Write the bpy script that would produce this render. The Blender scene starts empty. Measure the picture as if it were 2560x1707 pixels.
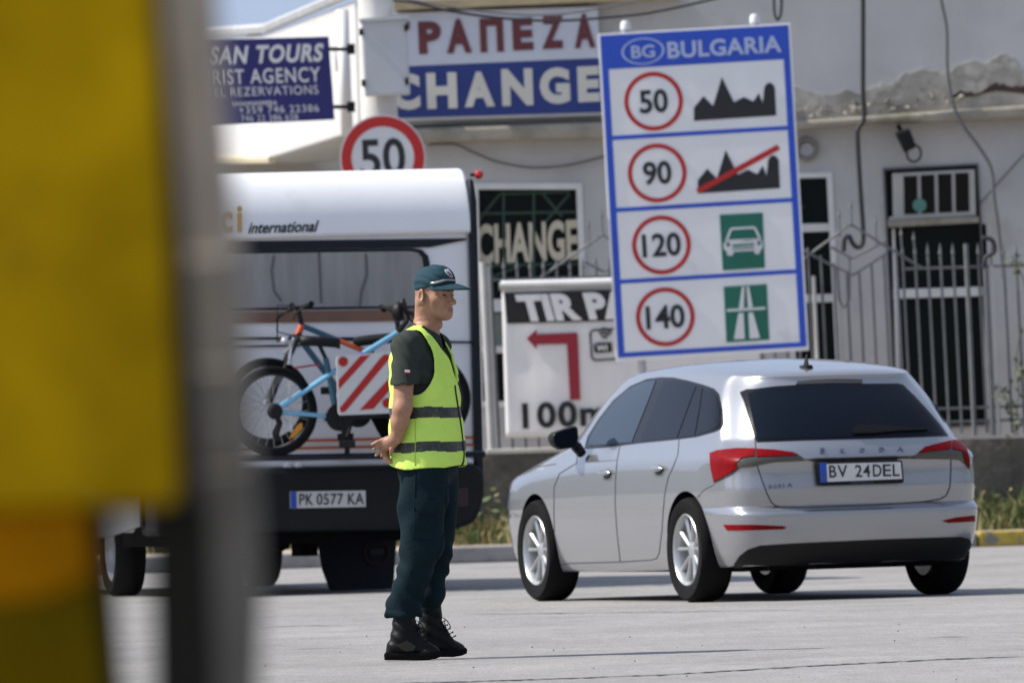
import bpy, bmesh, math, random
import numpy as np
from mathutils import Vector, Matrix
from mathutils.bvhtree import BVHTree
from mathutils.geometry import delaunay_2d_cdt
random.seed(7); rng = np.random.default_rng(7)
S = bpy.context.scene
COL = S.collection
R_ = math.radians

# ---------------------------------------------------------------- camera
F_PX, CX, CY = 28444.0, 1280.0, 853.5          # 400 mm lens on a 36 mm sensor, photo 2560 px wide
CAM = Vector((0, 0, 0.95))
PITCH, ROLL = R_(0.5427), R_(1.65)
_up0 = Vector((0, -math.sin(PITCH), math.cos(PITCH))); FWD = Vector((0, math.cos(PITCH), math.sin(PITCH)))
CR = Vector((1, 0, 0)) * math.cos(ROLL) - _up0 * math.sin(ROLL)
CU = Vector((1, 0, 0)) * math.sin(ROLL) + _up0 * math.cos(ROLL)
cd = bpy.data.cameras.new('camera'); cam = bpy.data.objects.new('camera', cd); COL.objects.link(cam)
cam.matrix_world = Matrix(((CR.x, CU.x, -FWD.x, CAM.x), (CR.y, CU.y, -FWD.y, CAM.y), (CR.z, CU.z, -FWD.z, CAM.z), (0, 0, 0, 1)))
cd.sensor_width = 36; cd.lens = 400; cd.clip_start = 0.5; cd.clip_end = 6000
cd.dof.use_dof = True; cd.dof.focus_distance = 52.1; cd.dof.aperture_fstop = 10.5
S.camera = cam

# ---------------------------------------------------------------- sky, sun, exposure
SUN_AZ, SUN_EL = 2.0, 47.0                     # azimuth: degrees from the picture's left towards the camera
w = bpy.data.worlds.new('World'); S.world = w; w.use_nodes = True
nt = w.node_tree; sky = nt.nodes.new('ShaderNodeTexSky'); sky.sky_type = 'NISHITA'; sky.sun_disc = False
sky.sun_elevation = R_(SUN_EL); sky.sun_rotation = R_(270 - SUN_AZ); sky.air_density = 1.0; sky.dust_density = 0.2
_tc0 = nt.nodes.new('ShaderNodeTexCoord'); _ad = nt.nodes.new('ShaderNodeVectorMath'); _ad.operation = 'ADD'; _ad.inputs[1].default_value = (0, 0, .85)   # clear blue right down to the roofs
_nm = nt.nodes.new('ShaderNodeVectorMath'); _nm.operation = 'NORMALIZE'
nt.links.new(_tc0.outputs['Generated'], _ad.inputs[0]); nt.links.new(_ad.outputs[0], _nm.inputs[0]); nt.links.new(_nm.outputs[0], sky.inputs[0])
_hs = nt.nodes.new('ShaderNodeHueSaturation'); _hs.inputs['Saturation'].default_value = .6; nt.links.new(sky.outputs[0], _hs.inputs['Color'])   # hazy summer sky, camera white balance
nt.links.new(_hs.outputs[0], nt.nodes['Background'].inputs[0]); nt.nodes['Background'].inputs[1].default_value = 0.148
sd = bpy.data.lights.new('sun', 'SUN'); sd.energy = 3.5; sd.angle = R_(0.5); sd.color = (1, .945, .86)
so = bpy.data.objects.new('sun', sd); COL.objects.link(so)
_a, _e = R_(SUN_AZ), R_(SUN_EL)
TO_SUN = Vector((-math.cos(_a) * math.cos(_e), -math.sin(_a) * math.cos(_e), math.sin(_e)))
so.rotation_euler = TO_SUN.to_track_quat('Z', 'Y').to_euler(); so.location = TO_SUN * 60 + Vector((0, 60, 0))
S.view_settings.view_transform = 'Standard'; S.view_settings.look = 'None'
S.view_settings.gamma = 1; S.view_settings.exposure = 0.75; S.view_settings.use_curve_mapping = False

# ---------------------------------------------------------------- measuring: photo pixel -> place
def ray(px, py): return FWD + CR * ((px - CX) / F_PX) + CU * ((CY - py) / F_PX)
def W(px, py, d):                               # point at distance d (world y)
    r = ray(px, py); return CAM + r * (d / r.y)
def G(px, py, z=0.0):                           # point on the ground
    r = ray(px, py); return CAM + r * ((z - CAM.z) / r.z)
def crop(x0, y0, s): return lambda x, y: (x0 + x / s, y0 + y / s)
R1 = crop(0, 0, 1.8233); R2 = crop(540, 0, 2.352); R3 = crop(1460, 40, 1.7817); R4 = crop(1960, 0, 2.45)
R5 = crop(1960, 480, 1.7417); R6 = crop(1160, 400, 2.118); R7 = crop(540, 400, 1.96); R8 = crop(200, 1100, 2.2615)
A1 = crop(1260, 880, 2.375); A2 = crop(1760, 880, 2.3757); A3 = crop(900, 640, 2.8); A4 = crop(980, 640, 7.127)
A5 = crop(920, 1140, 2.9033); A6 = crop(1800, 1000, 3.92); A7 = crop(920, 1000, 7.84); A8 = crop(1200, 1340, 1.7294)
B2 = crop(600, 700, 3.267); B3 = crop(980, 0, 4.055); B4 = crop(1180, 1050, 4.0205)
V = crop(0, 0, 0.91875)                         # the whole photograph as first seen

# ---------------------------------------------------------------- materials
def mat(name, col, rough=.6, metal=0, var=0.0, vscale=8, bump=0.0, bscale=60, coat=0, spec=None, stain=None, stretch=(1, 1, 1), vdetail=6):
    m = bpy.data.materials.new(name); m.use_nodes = True; nt = m.node_tree; b = nt.nodes['Principled BSDF']
    b.inputs['Base Color'].default_value = (*col, 1); b.inputs['Roughness'].default_value = rough; b.inputs['Metallic'].default_value = metal
    if coat: b.inputs['Coat Weight'].default_value = coat; b.inputs['Coat Roughness'].default_value = .04
    if spec is not None: b.inputs['Specular IOR Level'].default_value = spec
    if var or bump or stain:
        tc = nt.nodes.new('ShaderNodeTexCoord'); mp = nt.nodes.new('ShaderNodeMapping'); mp.inputs['Scale'].default_value = stretch
        nt.links.new(tc.outputs['Object'], mp.inputs[0])
    def noise(sc, det=vdetail):
        n = nt.nodes.new('ShaderNodeTexNoise'); n.inputs['Scale'].default_value = sc; n.inputs['Detail'].default_value = det; n.inputs['Roughness'].default_value = .62
        nt.links.new(mp.outputs[0], n.inputs['Vector']); return n
    cur = None
    if var:
        n = noise(vscale); r = nt.nodes.new('ShaderNodeMapRange'); r.inputs['From Min'].default_value = .3; r.inputs['From Max'].default_value = .7
        r.inputs['To Min'].default_value = 1 - var; r.inputs['To Max'].default_value = 1 + var * .6
        nt.links.new(n.outputs['Fac'], r.inputs['Value'])
        mx = nt.nodes.new('ShaderNodeMix'); mx.data_type = 'RGBA'; mx.blend_type = 'MULTIPLY'; mx.inputs['Factor'].default_value = 1
        mx.inputs[6].default_value = (*col, 1); nt.links.new(r.outputs[0], mx.inputs[7]); cur = mx.outputs[2]
    if stain:                                   # (colour, scale, threshold, softness)
        sc_, scale, th, soft = stain; n = noise(scale); r = nt.nodes.new('ShaderNodeMapRange')
        r.inputs['From Min'].default_value = th; r.inputs['From Max'].default_value = th + soft
        nt.links.new(n.outputs['Fac'], r.inputs['Value'])
        mx = nt.nodes.new('ShaderNodeMix'); mx.data_type = 'RGBA'; nt.links.new(r.outputs[0], mx.inputs['Factor'])
        if cur: nt.links.new(cur, mx.inputs[6])
        else: mx.inputs[6].default_value = (*col, 1)
        mx.inputs[7].default_value = (*sc_, 1); cur = mx.outputs[2]
    if cur: nt.links.new(cur, b.inputs['Base Color'])
    if bump:
        n = noise(bscale); bp = nt.nodes.new('ShaderNodeBump'); bp.inputs['Strength'].default_value = bump; bp.inputs['Distance'].default_value = .02
        nt.links.new(n.outputs['Fac'], bp.inputs['Height']); nt.links.new(bp.outputs[0], b.inputs['Normal'])
    return m

# ---------------------------------------------------------------- objects
MX = {}                                         # world matrix of every thing and part
def thing(name, label, cat, loc=(0, 0, 0), rz=0, group=None, rx=0, ry=0):
    o = bpy.data.objects.new(name, None); COL.objects.link(o); o.location = loc; o.rotation_euler = (rx, ry, rz); o.empty_display_size = .2
    MX[o] = Matrix.LocRotScale(Vector(loc), o.rotation_euler, None)
    return tag(o, label, cat, group)
def tag(o, label, cat, group=None):
    o['label'] = label; o['category'] = cat
    if group: o['group'] = group
    return o
def structure(o): o['kind'] = 'structure'; return o
def stuff(o): o['kind'] = 'stuff'; return o
def V3(p): return Vector(p)

class MB:
    def __init__(s): s.v = []; s.f = []; s.m = []
    def add(s, vs, fs, m=0):
        n = len(s.v); s.v += [tuple(p) for p in vs]; s.f += [tuple(i + n for i in f) for f in fs]; s.m += [m] * len(fs); return s
    def box(s, c, d, m=0, rot=None):
        c = V3(c); x, y, z = [k / 2 for k in d]
        P = [Vector((a, b, e)) for a in (-x, x) for b in (-y, y) for e in (-z, z)]
        if rot is not None: P = [rot @ p for p in P]
        return s.add([c + p for p in P], [(0, 1, 3, 2), (4, 6, 7, 5), (0, 4, 5, 1), (2, 3, 7, 6), (0, 2, 6, 4), (1, 5, 7, 3)], m)
    def prism(s, poly, vec, m=0):               # polygon extruded along vec
        P = [V3(p) for p in poly]; vec = V3(vec); n = len(P)
        nrm = Vector()
        for i in range(n): nrm += (P[i] - P[0]).cross(P[(i + 1) % n] - P[0])
        if nrm.dot(vec) > 0: P.reverse()
        return s.add(P + [p + vec for p in P], [tuple(range(n)), tuple(range(2 * n - 1, n - 1, -1))] + [(i, i + n, (i + 1) % n + n, (i + 1) % n) for i in range(n)], m)
    def tube(s, path, r, n=8, m=0, caps=True):
        P = [V3(p) for p in path]; K = len(P); rr = r if isinstance(r, (list, tuple)) else [r] * K
        T = [(P[min(i + 1, K - 1)] - P[max(i - 1, 0)]).normalized() for i in range(K)]
        u = T[0].orthogonal().normalized(); vs = []
        for i in range(K):
            u = (u - T[i] * u.dot(T[i])); u = u.normalized() if u.length > 1e-6 else T[i].orthogonal().normalized()
            b = T[i].cross(u)
            vs += [P[i] + (u * math.cos(2 * math.pi * j / n) + b * math.sin(2 * math.pi * j / n)) * rr[i] for j in range(n)]
        fs = [(i * n + j, i * n + (j + 1) % n, (i + 1) * n + (j + 1) % n, (i + 1) * n + j) for i in range(K - 1) for j in range(n)]
        if caps: fs += [tuple(range(n - 1, -1, -1)), tuple(range((K - 1) * n, K * n))]
        return s.add(vs, fs, m)
    def lathe(s, prof, c, axis, n=32, m=0, closed=False):   # prof: (radius, along)
        c = V3(c); a = V3(axis).normalized(); u = a.orthogonal().normalized(); b = a.cross(u); K = len(prof)
        vs = [c + a * h + (u * math.cos(2 * math.pi * j / n) + b * math.sin(2 * math.pi * j / n)) * r for r, h in prof for j in range(n)]
        rng_ = range(K if closed else K - 1)
        return s.add(vs, [(i * n + j, i * n + (j + 1) % n, ((i + 1) % K) * n + (j + 1) % n, ((i + 1) % K) * n + j) for i in rng_ for j in range(n)], m)
    def grid(s, rows, m=0, cu=False, cv=False):
        nr, nc = len(rows), len(rows[0])
        return s.add([p for r in rows for p in r], [(i * nc + j, i * nc + (j + 1) % nc, ((i + 1) % nr) * nc + (j + 1) % nc, ((i + 1) % nr) * nc + j)
                for i in range(nr if cv else nr - 1) for j in range(nc if cu else nc - 1)], m)
    def disc(s, c, axis, r, t, n=32, m=0): return s.lathe([(0.0001, 0), (r, 0), (r, t), (0.0001, t)], c, axis, n, m)
    def build(s, name, mats, parent=None, world=True, smooth=False, bevel=0, sub=0, fix=True):
        me = bpy.data.meshes.new(name); vs = s.v
        if parent is not None and world:
            inv = MX[parent].inverted(); vs = [tuple(inv @ Vector(p)) for p in vs]
        me.from_pydata(vs, [], s.f); 
        for mm in (mats if isinstance(mats, (list, tuple)) else [mats]): me.materials.append(mm)
        me.polygons.foreach_set('material_index', s.m)
        if fix:
            bm = bmesh.new(); bm.from_mesh(me); bmesh.ops.recalc_face_normals(bm, faces=bm.faces); bm.to_mesh(me); bm.free()
        o = bpy.data.objects.new(name, me); COL.objects.link(o)
        if parent is not None: o.parent = parent; MX[o] = MX[parent]
        else: MX[o] = Matrix.Identity(4)
        if smooth is True: me.polygons.foreach_set('use_smooth', [True] * len(me.polygons))
        elif smooth: me.polygons.foreach_set('use_smooth', [True] * len(me.polygons)); me.set_sharp_from_angle(angle=R_(smooth))
        if bevel:
            b = o.modifiers.new('bevel', 'BEVEL'); b.width = bevel; b.segments = 2; b.limit_method = 'ANGLE'; b.angle_limit = R_(35)
        if sub: b = o.modifiers.new('sub', 'SUBSURF'); b.levels = b.render_levels = sub
        me.update(); return o

_tc = {}
def glyphs(txt, bold=0.0, shear=0.0, spacing=1.0):
    k = (txt, bold, shear, spacing)
    if k in _tc: return _tc[k]
    c = bpy.data.curves.new('t', 'FONT'); c.body = txt; c.offset = bold; c.extrude = .5; c.shear = shear; c.space_character = spacing; c.resolution_u = 4
    o = bpy.data.objects.new('t', c); COL.objects.link(o); bpy.context.view_layer.update()
    e = o.evaluated_get(bpy.context.evaluated_depsgraph_get()); m = e.to_mesh()
    v = np.array([p.co[:] for p in m.vertices]); f = [tuple(p.vertices) for p in m.polygons]; e.to_mesh_clear()
    bpy.data.objects.remove(o); bpy.data.curves.remove(c)
    lo, hi = v.min(0), v.max(0); v[:, :2] = (v[:, :2] - lo[:2]) / (hi[:2] - lo[:2])
    _tc[k] = (v, f, (hi - lo)[:2]); return _tc[k]
def put_text(mb, txt, o, ux, uy, t=.004, m=0, bold=0.0, shear=0.0, spacing=1.0, conform=None):
    """text fitted to the parallelogram o, o+ux, o+uy; t = thickness, front along ux x uy"""
    v, f, _ = glyphs(txt, bold, shear, spacing); o, ux, uy = V3(o), V3(ux), V3(uy); n = ux.cross(uy).normalized()
    P = [o + ux * a + uy * b + n * (t * c) for a, b, c in v]
    mb.add(P, f, m)
def text_px(mb, txt, bl, br, tl, d, **k):       # three photo corners on the plane at distance d
    o, x, y = W(*bl, d), W(*br, d), W(*tl, d); put_text(mb, txt, o, x - o, y - o, **k)
def slab(mb, pts, d, t, m=0):                   # polygon of photo points on the plane at d, t metres deep (away from the camera)
    mb.prism([W(x, y, d) for x, y in pts], (0, t, 0), m)
def rect(x0, y0, x1, y1): return [(x0, y0), (x1, y0), (x1, y1), (x0, y1)]

# ================================================================ THE SETTING
DB, DF, DS = 103.0, 100.5, 98.6                # facade, fence, roadside signs (metres from the camera)
M = {}
def new(n, *a, **k): M[n] = mat(n, *a, **k); return M[n]

# --- road: pale worn asphalt with aggregate, drag marks, patches
def road_mat():
    m = bpy.data.materials.new('asphalt'); m.use_nodes = True; nt = m.node_tree; b = nt.nodes['Principled BSDF']; L = nt.links.new
    tc = nt.nodes.new('ShaderNodeTexCoord')
    def noise(sx, sy, sc, det, rot=0):
        mp = nt.nodes.new('ShaderNodeMapping'); mp.inputs['Scale'].default_value = (sx, sy, 1); mp.inputs['Rotation'].default_value = (0, 0, rot)
        L(tc.outputs['Object'], mp.inputs[0]); n = nt.nodes.new('ShaderNodeTexNoise'); n.inputs['Scale'].default_value = sc; n.inputs['Detail'].default_value = det
        n.inputs['Roughness'].default_value = .65; L(mp.outputs[0], n.inputs['Vector']); return n.outputs['Fac']
    def mr(s, a, c, d, e):
        r = nt.nodes.new('ShaderNodeMapRange'); r.inputs[1].default_value = a; r.inputs[2].default_value = c; r.inputs[3].default_value = d; r.inputs[4].default_value = e; L(s, r.inputs[0]); return r.outputs[0]
    def mul(x, y):
        q = nt.nodes.new('ShaderNodeMath'); q.operation = 'MULTIPLY'; L(x, q.inputs[0]); L(y, q.inputs[1]); return q.outputs[0]
    f = mul(mr(noise(1, 1, .35, 5), .3, .7, .90, 1.08), mr(noise(1.6, .5, 1.1, 6, .05), .3, .72, .92, 1.06))
    f = mul(f, mr(noise(1, .10, 75, 4), .25, .75, .76, 1.20))
    f = mul(f, mr(noise(1, .8, 7, 8), .3, .72, .87, 1.11)); f = mul(f, mr(noise(1, .05, 20, 4, .02), .28, .74, .94, 1.07)); f = mul(f, mr(noise(.7, .35, 1.6, 8, -.05), .35, .68, .90, 1.08))
    f = mul(f, mr(noise(.5, 2.2, 2.2, 7, -.08), .60, .76, 1.0, 1.26))     # pale scuffs
    f = mul(f, mr(noise(.35, 2.0, 3.1, 7, .04), .62, .76, 1.0, .76)); f = mul(f, mr(noise(.8, .5, .55, 6, .3), .60, .74, 1.0, .84))      # dark scuffs
    mx = nt.nodes.new('ShaderNodeMix'); mx.data_type = 'RGBA'; mx.blend_type = 'MULTIPLY'; mx.inputs[0].default_value = 1
    mx.inputs[6].default_value = (.292, .281, .270, 1); L(f, mx.inputs[7]); L(mx.outputs[2], b.inputs['Base Color'])
    b.inputs['Roughness'].default_value = .92; b.inputs['Specular IOR Level'].default_value = .25
    bp = nt.nodes.new('ShaderNodeBump'); bp.inputs['Strength'].default_value = .25; bp.inputs['Distance'].default_value = .01
    L(noise(1, .5, 70, 3), bp.inputs['Height']); L(bp.outputs[0], b.inputs['Normal']); return m
M['asphalt'] = road_mat()
g = MB(); g.add([(-2500, -300, 0), (2500, -300, 0), (2500, 4500, 0), (-2500, 4500, 0)], [(0, 1, 2, 3)]); structure(g.build('road', M['asphalt']))
new('line_dark', (.055, .056, .062), .8)
def dark_line(pts, wd):                              # thin dark line, for cracks and the like, drawn along photo points, on the ground
    P = []
    for (a, b) in zip(pts, pts[1:]):
        n = max(2, int(abs(b[0] - a[0]) / 14))
        for i in range(n): P.append(((a[0] + (b[0] - a[0]) * i / n), a[1] + (b[1] - a[1]) * i / n))
    P.append(pts[-1]); b_ = MB(); r0, r1 = [], []
    for i, (x, y) in enumerate(P):
        p = G(x, y + random.uniform(-.6, .6), .003); h = wd * random.uniform(.3, 1) * (min(i, len(P) - 1 - i, 4) + .4) / 4.4
        r0.append(p + Vector((0, -h, 0))); r1.append(p + Vector((0, h, 0)))
    b_.grid([r0, r1]); structure(b_.build('road_line', M['line_dark']))
dark_line([(640, 1716), (900, 1709), A8(0, 625), A8(800, 597), A8(1400, 560), A8(2000, 530), A8(2352, 518)], .085)  # long thin dark line across the near road
dark_line([A8(-90, 334), A8(200, 333), A8(380, 331), A8(870, 325), A8(1040, 322), A8(1430, 317)], .05)
dark_line([A8(265, 332), A8(380, 332)], .22)
dark_line([A8(1930, 436), A8(2120, 432)], .08)
dark_line([A8(2090, 131), A8(2352, 119)], .10)
dark_line([A8(1820, 527), A8(1860, 526)], .08)
dark_line([(640, 1568), (760, 1562), (860, 1563)], .05)
dark_line([(700, 1623), (830, 1618), (900, 1622)], .04)
dark_line([(660, 1516), (780, 1518), (905, 1515)], .03)
new('pebble', (.12, .115, .11), .9); pb = MB()
for i in range(34):
    p = G(random.uniform(600, 2560), random.uniform(1560, 1707)); r = random.uniform(.003, .007)
    pb.add([p + Vector((r, 0, 0)), p + Vector((-r * .4, r, 0)), p + Vector((-r * .5, -r, 0)), p + Vector((0, 0, r))], [(0, 1, 3), (1, 2, 3), (2, 0, 3)])
stuff(pb.build('gravel', M['pebble']))

# --- unseen ring of rising ground, added as a dark band for the car's reflections
hb = MB(); hr_ = []
for i in range(72):
    a = R_(5 * i); h_ = 15 + 6 * math.sin(i * .9) + 4 * math.sin(i * 2.3); near = max(0, math.sin(a)) ** 4; h_ = h_ * (1 - near) + (5 + 1.2 * math.sin(i)) * near; hr_.append([Vector((math.cos(a) * q, math.sin(a) * q + 60, z)) for q, z in ((240, -.5), (262, h_ * .6), (290, h_), (340, h_ * 1.1))])
hb.grid(hr_, cv=True); structure(hb.build('added_hills', new('added_hill_scrub', (.055, .065, .035), .95, var=.4, vscale=.08), smooth=True))
# --- kerb and pavement
new('paving', (.43, .36, .28), .95, var=.25, vscale=3, bump=.5, bscale=20)
new('kerb_concrete', (.30, .29, .275), .9, var=.3, vscale=5, bump=.4, stain=((.10, .095, .09), 3, .56, .1))
new('kerb_yellow', (.50, .36, .06), .85, var=.2, vscale=9, stain=((.22, .20, .17), 7, .55, .06))
Ka = G(1200, 1406); Kb = Vector((4.25, Ka.y + 1.3, 0)); kd = (Kb - Ka).normalized(); kn = Vector((-kd.y, kd.x, 0))
pv = MB(); a0, b0 = Ka - kd * 60, Ka + kd * 60
pv.prism([a0 + kn * .17, b0 + kn * .17, b0 + kn * 7, a0 + kn * 7], (0, 0, .125)); structure(pv.build('pavement', M['paving']))
kb = MB(); sx = 4.44 - .96 * 60; kr = random.Random(3)
while sx < 60:
    L_ = .96; p = Ka + kd * (sx + L_ / 2) + kn * .08
    yel = sx > 4.3 and round((sx - 4.44) / .96) % 2 == 0
    kb.box(p + Vector((0, 0, .065 + kr.uniform(-.012, .004))), (L_ - .022, .16, .14), 1 if yel else 0, Matrix.Rotation(math.atan2(kd.y, kd.x) + kr.uniform(-.006, .006), 3, 'Z')); sx += L_
structure(kb.build('kerb', [M['kerb_concrete'], M['kerb_yellow']], bevel=.02))
# yellow paint on single kerb stones as seen
# --- low wall under the railing
new('render_dark', (.095, .09, .078), .95, var=.45, vscale=4, bump=.9, bscale=14, stain=((.20, .19, .16), 2.2, .55, .12))
new('plinth', (.55, .54, .50), .9, var=.2, vscale=6)
zl = W(1500, 1124, DF).z; base = MB(); base.box((0, DF + .12, .12 + zl / 2 - .06), (44, .34, zl - .12))
lw = thing('low_wall', 'rough dark grey rendered low wall under the metal railing behind the kerb', 'wall', (0, DF, .125))
base.build('wall_body', M['render_dark'], lw)
cp = MB(); x0, x1 = W(1215, 1130, DF).x, W(1500, 1130, DF).x; cp.box(((x0 + x1) / 2, DF + .12, zl + .012), (x1 - x0, .37, .045)); cp.build('coping', M['plinth'], lw, bevel=.01)
# --- grass and weeds
new('grass_green', (.085, .12, .03), .8, var=.3, vscale=2); new('grass_straw', (.30, .25, .11), .85, var=.25, vscale=2)
gr = MB()
for i in range(5200):
    if i < 3600: x = W(random.uniform(2380, 3000), 1200, DF).x; h = random.uniform(.08, .40) * (1 if random.random() < .8 else 1.35)
    elif i < 4700: x = W(random.uniform(1080, 1330), 1200, DF).x; h = random.uniform(.08, .36)
    else: x = W(random.uniform(300, 2500), 1200, DF).x; h = random.uniform(.05, .2)
    y = DF - .06 - abs(random.gauss(0, .42)); 
    if y < DF - 1.5: continue
    h *= 1 - .55 * (DF - y) / 1.5
    a = random.uniform(0, 6.28); wv = random.uniform(.006, .014); lean = Vector((random.gauss(0, .3), random.gauss(0, .25), 1)) * h
    p = Vector((x, y, .12)); u = Vector((math.cos(a), math.sin(a), 0)) * wv
    gr.add([p - u, p + u, p + lean * .55 + u * .7, p + lean * .55 - u * .7, p + lean + Vector((random.gauss(0, .05), random.gauss(0, .05), -.02))], [(0, 1, 2, 3), (3, 2, 4)], 1 if random.random() < (.35 if x > 3 else .55) else 0)
for i in range(420):                              # broad-leaved weeds among the blades
    x = W(random.uniform(2380, 3000) if random.random() < .6 else random.uniform(1090, 1330), 1200, DF).x; p = Vector((x, DF - .1 - abs(random.gauss(0, .35)), .13 + abs(random.gauss(0, .16)))); u = Vector((random.gauss(0, 1), random.gauss(0, 1), random.gauss(0, .7))).normalized() * random.uniform(.03, .06); v = u.orthogonal().normalized() * .022
    gr.add([p - u, p + v, p + u, p - v], [(0, 1, 2, 3)], 2 if random.random() < .7 else 1)
stuff(gr.build('grass', [M['grass_green'], M['grass_straw'], new('weed_green', (.11, .16, .045), .7, var=.3, vscale=3)], fix=False))

# ================================================================ THE EXCHANGE BUILDING
new('plaster', (.52, .515, .505), .9, var=.14, vscale=.9, bump=.15, bscale=30, stain=((.33, .32, .30), 1.1, .58, .2))
new('plaster_dim', (.53, .525, .515), .9, var=.16, vscale=1.4, bump=.15, stain=((.40, .37, .32), 1.3, .58, .2))
new('cornice', (.36, .33, .27), .9, var=.3, vscale=3, bump=.5, stain=((.16, .15, .09), 2, .54, .14))
new('broken_plaster', (.37, .345, .30), .95, var=.38, vscale=4, bump=.35, bscale=14, stain=((.52, .48, .41), 3.5, .50, .14))
new('brick_dark', (.075, .045, .04), .95, var=.4, vscale=6)
new('white_frame', (.72, .72, .70), .5, var=.1, vscale=4)
new('dark_frame', (.10, .10, .105), .6)
new('window_glass', (.006, .009, .008), .2, spec=.12)
new('green_bar', (.035, .075, .055), .6)
bld = thing('exchange_building', 'low pale plastered building with crumbling cornice behind the railing', 'building', (0, DB, .12))
OPEN = {'change': [(1188, 466), (1448, 466), (1468, 1010), (1200, 1010)],
        'narrow': [(1960, 440), R4(278, 1072), R5(240, 800), (1985, 940)],
        'cooler': [R4(612, 1038), R4(1185, 1008), R5(905, 1010), R5(490, 1035)]}
def facade(outer, holes, d, t, name, m):
    pts = [Vector(p) for p in outer]; edges = [(i, (i + 1) % len(outer)) for i in range(len(outer))]
    for h in holes:
        n = len(pts); pts += [Vector(p) for p in h]; edges += [(n + i, n + (i + 1) % len(h)) for i in range(len(h))]
    v, e, f, *_ = delaunay_2d_cdt(pts, edges, [], 1, 1e-5)
    def inside(c, poly):
        r = False
        for i in range(len(poly)):
            (xa, ya), (xb, yb) = poly[i], poly[i - 1]
            if (ya > c[1]) != (yb > c[1]) and c[0] < (xb - xa) * (c[1] - ya) / (yb - ya) + xa: r = not r
        return r
    f = [t_ for t_ in f if not any(inside(sum((v[i] for i in t_), Vector((0, 0))) / len(t_), h) for h in holes)]
    b = MB(); b.add([W(p.x, p.y, d) for p in v], f)
    for h in holes: b.grid([[W(*p, d) for p in h + h[:1]], [W(*p, d) + Vector((0, t, 0)) for p in h + h[:1]]])
    b.grid([[W(*p, d) for p in outer + outer[:1]], [W(*p, d) + Vector((0, 7, 0)) for p in outer + outer[:1]]])
    return b.build(name, m, bld)
facade([(905, 318), (3700, 206), (3700, 1190), (905, 1190)], list(OPEN.values()), DB, .22, 'wall', M['plaster_dim'])
up = MB(); slab(up, [(905, -40), (3700, -130), (3700, 206), (905, 318)], DB - .10, 7); up.build('parapet', M['plaster'], bld)
cn = MB(); slab(cn, [(905, 326), (1500, 306), R4(70, 742), R4(500, 712), R4(1470, 645), (3700, 190), (3700, 232), R4(1470, 728), R4(500, 762), R4(80, 795), (1500, 345), (905, 360)], DB - .26, .35); cn.build('cornice', M['cornice'], bld, bevel=.03)
# crumbling band of broken plaster above the cornice
def jag(pts, amp, n):
    out = []
    for a, b in zip(pts, pts[1:]):
        for i in range(n): out.append((a[0] + (b[0] - a[0]) * i / n + random.uniform(-2, 2), a[1] + (b[1] - a[1]) * i / n + random.uniform(-amp, amp)))
    return out + [pts[-1]]
bp_ = MB()
top = jag([R4(60, 540), R4(190, 565), R4(250, 590), R4(380, 552), R4(480, 575), R4(560, 525), R4(650, 520), R4(740, 445), R4(860, 430), R4(960, 460), R4(1040, 420), R4(1140, 385), R4(1250, 385), R4(1350, 335), R4(1410, 355), R4(1440, 430), R4(1530, 450), R4(1700, 400), R4(1900, 430)], 5, 4)
slab(bp_, top + [R4(1900, 620), R4(1470, 655), R4(940, 680), R4(500, 720), R4(60, 745)], DB - .118, .1); bp_.build('broken_plaster', M['broken_plaster'], bld)
cr = MB(); tp = jag([R4(985, 598), R4(1080, 560), R4(1170, 575), R4(1300, 512), R4(1380, 530), R4(1470, 530), R4(1800, 500)], 4, 4)
slab(cr, tp + [R4(1800, 560), R4(1470, 575), R4(1300, 555), R4(1170, 590), R4(1080, 595), R4(990, 604)], DB - .130, .1); cr.build('exposed_brick', M['brick_dark'], bld)
ch = MB()
for i in range(46):                              # lumps of mortar on the ledge
    px = random.uniform(1995, 2400); t = (px - 1995) / 400; py = 300 - 40 * t - random.uniform(-4, 26); p = W(px, py, DB - .14); r = random.uniform(.012, .04)
    ch.add([p + Vector((random.gauss(0, r), random.uniform(-.03, .02), random.gauss(0, r * .7))) for _ in range(6)], [(0, 1, 2), (2, 3, 4), (0, 4, 5), (1, 3, 5), (0, 2, 4)])
stuff(ch.build('mortar_crumbs', M['broken_plaster'], bld))
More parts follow.
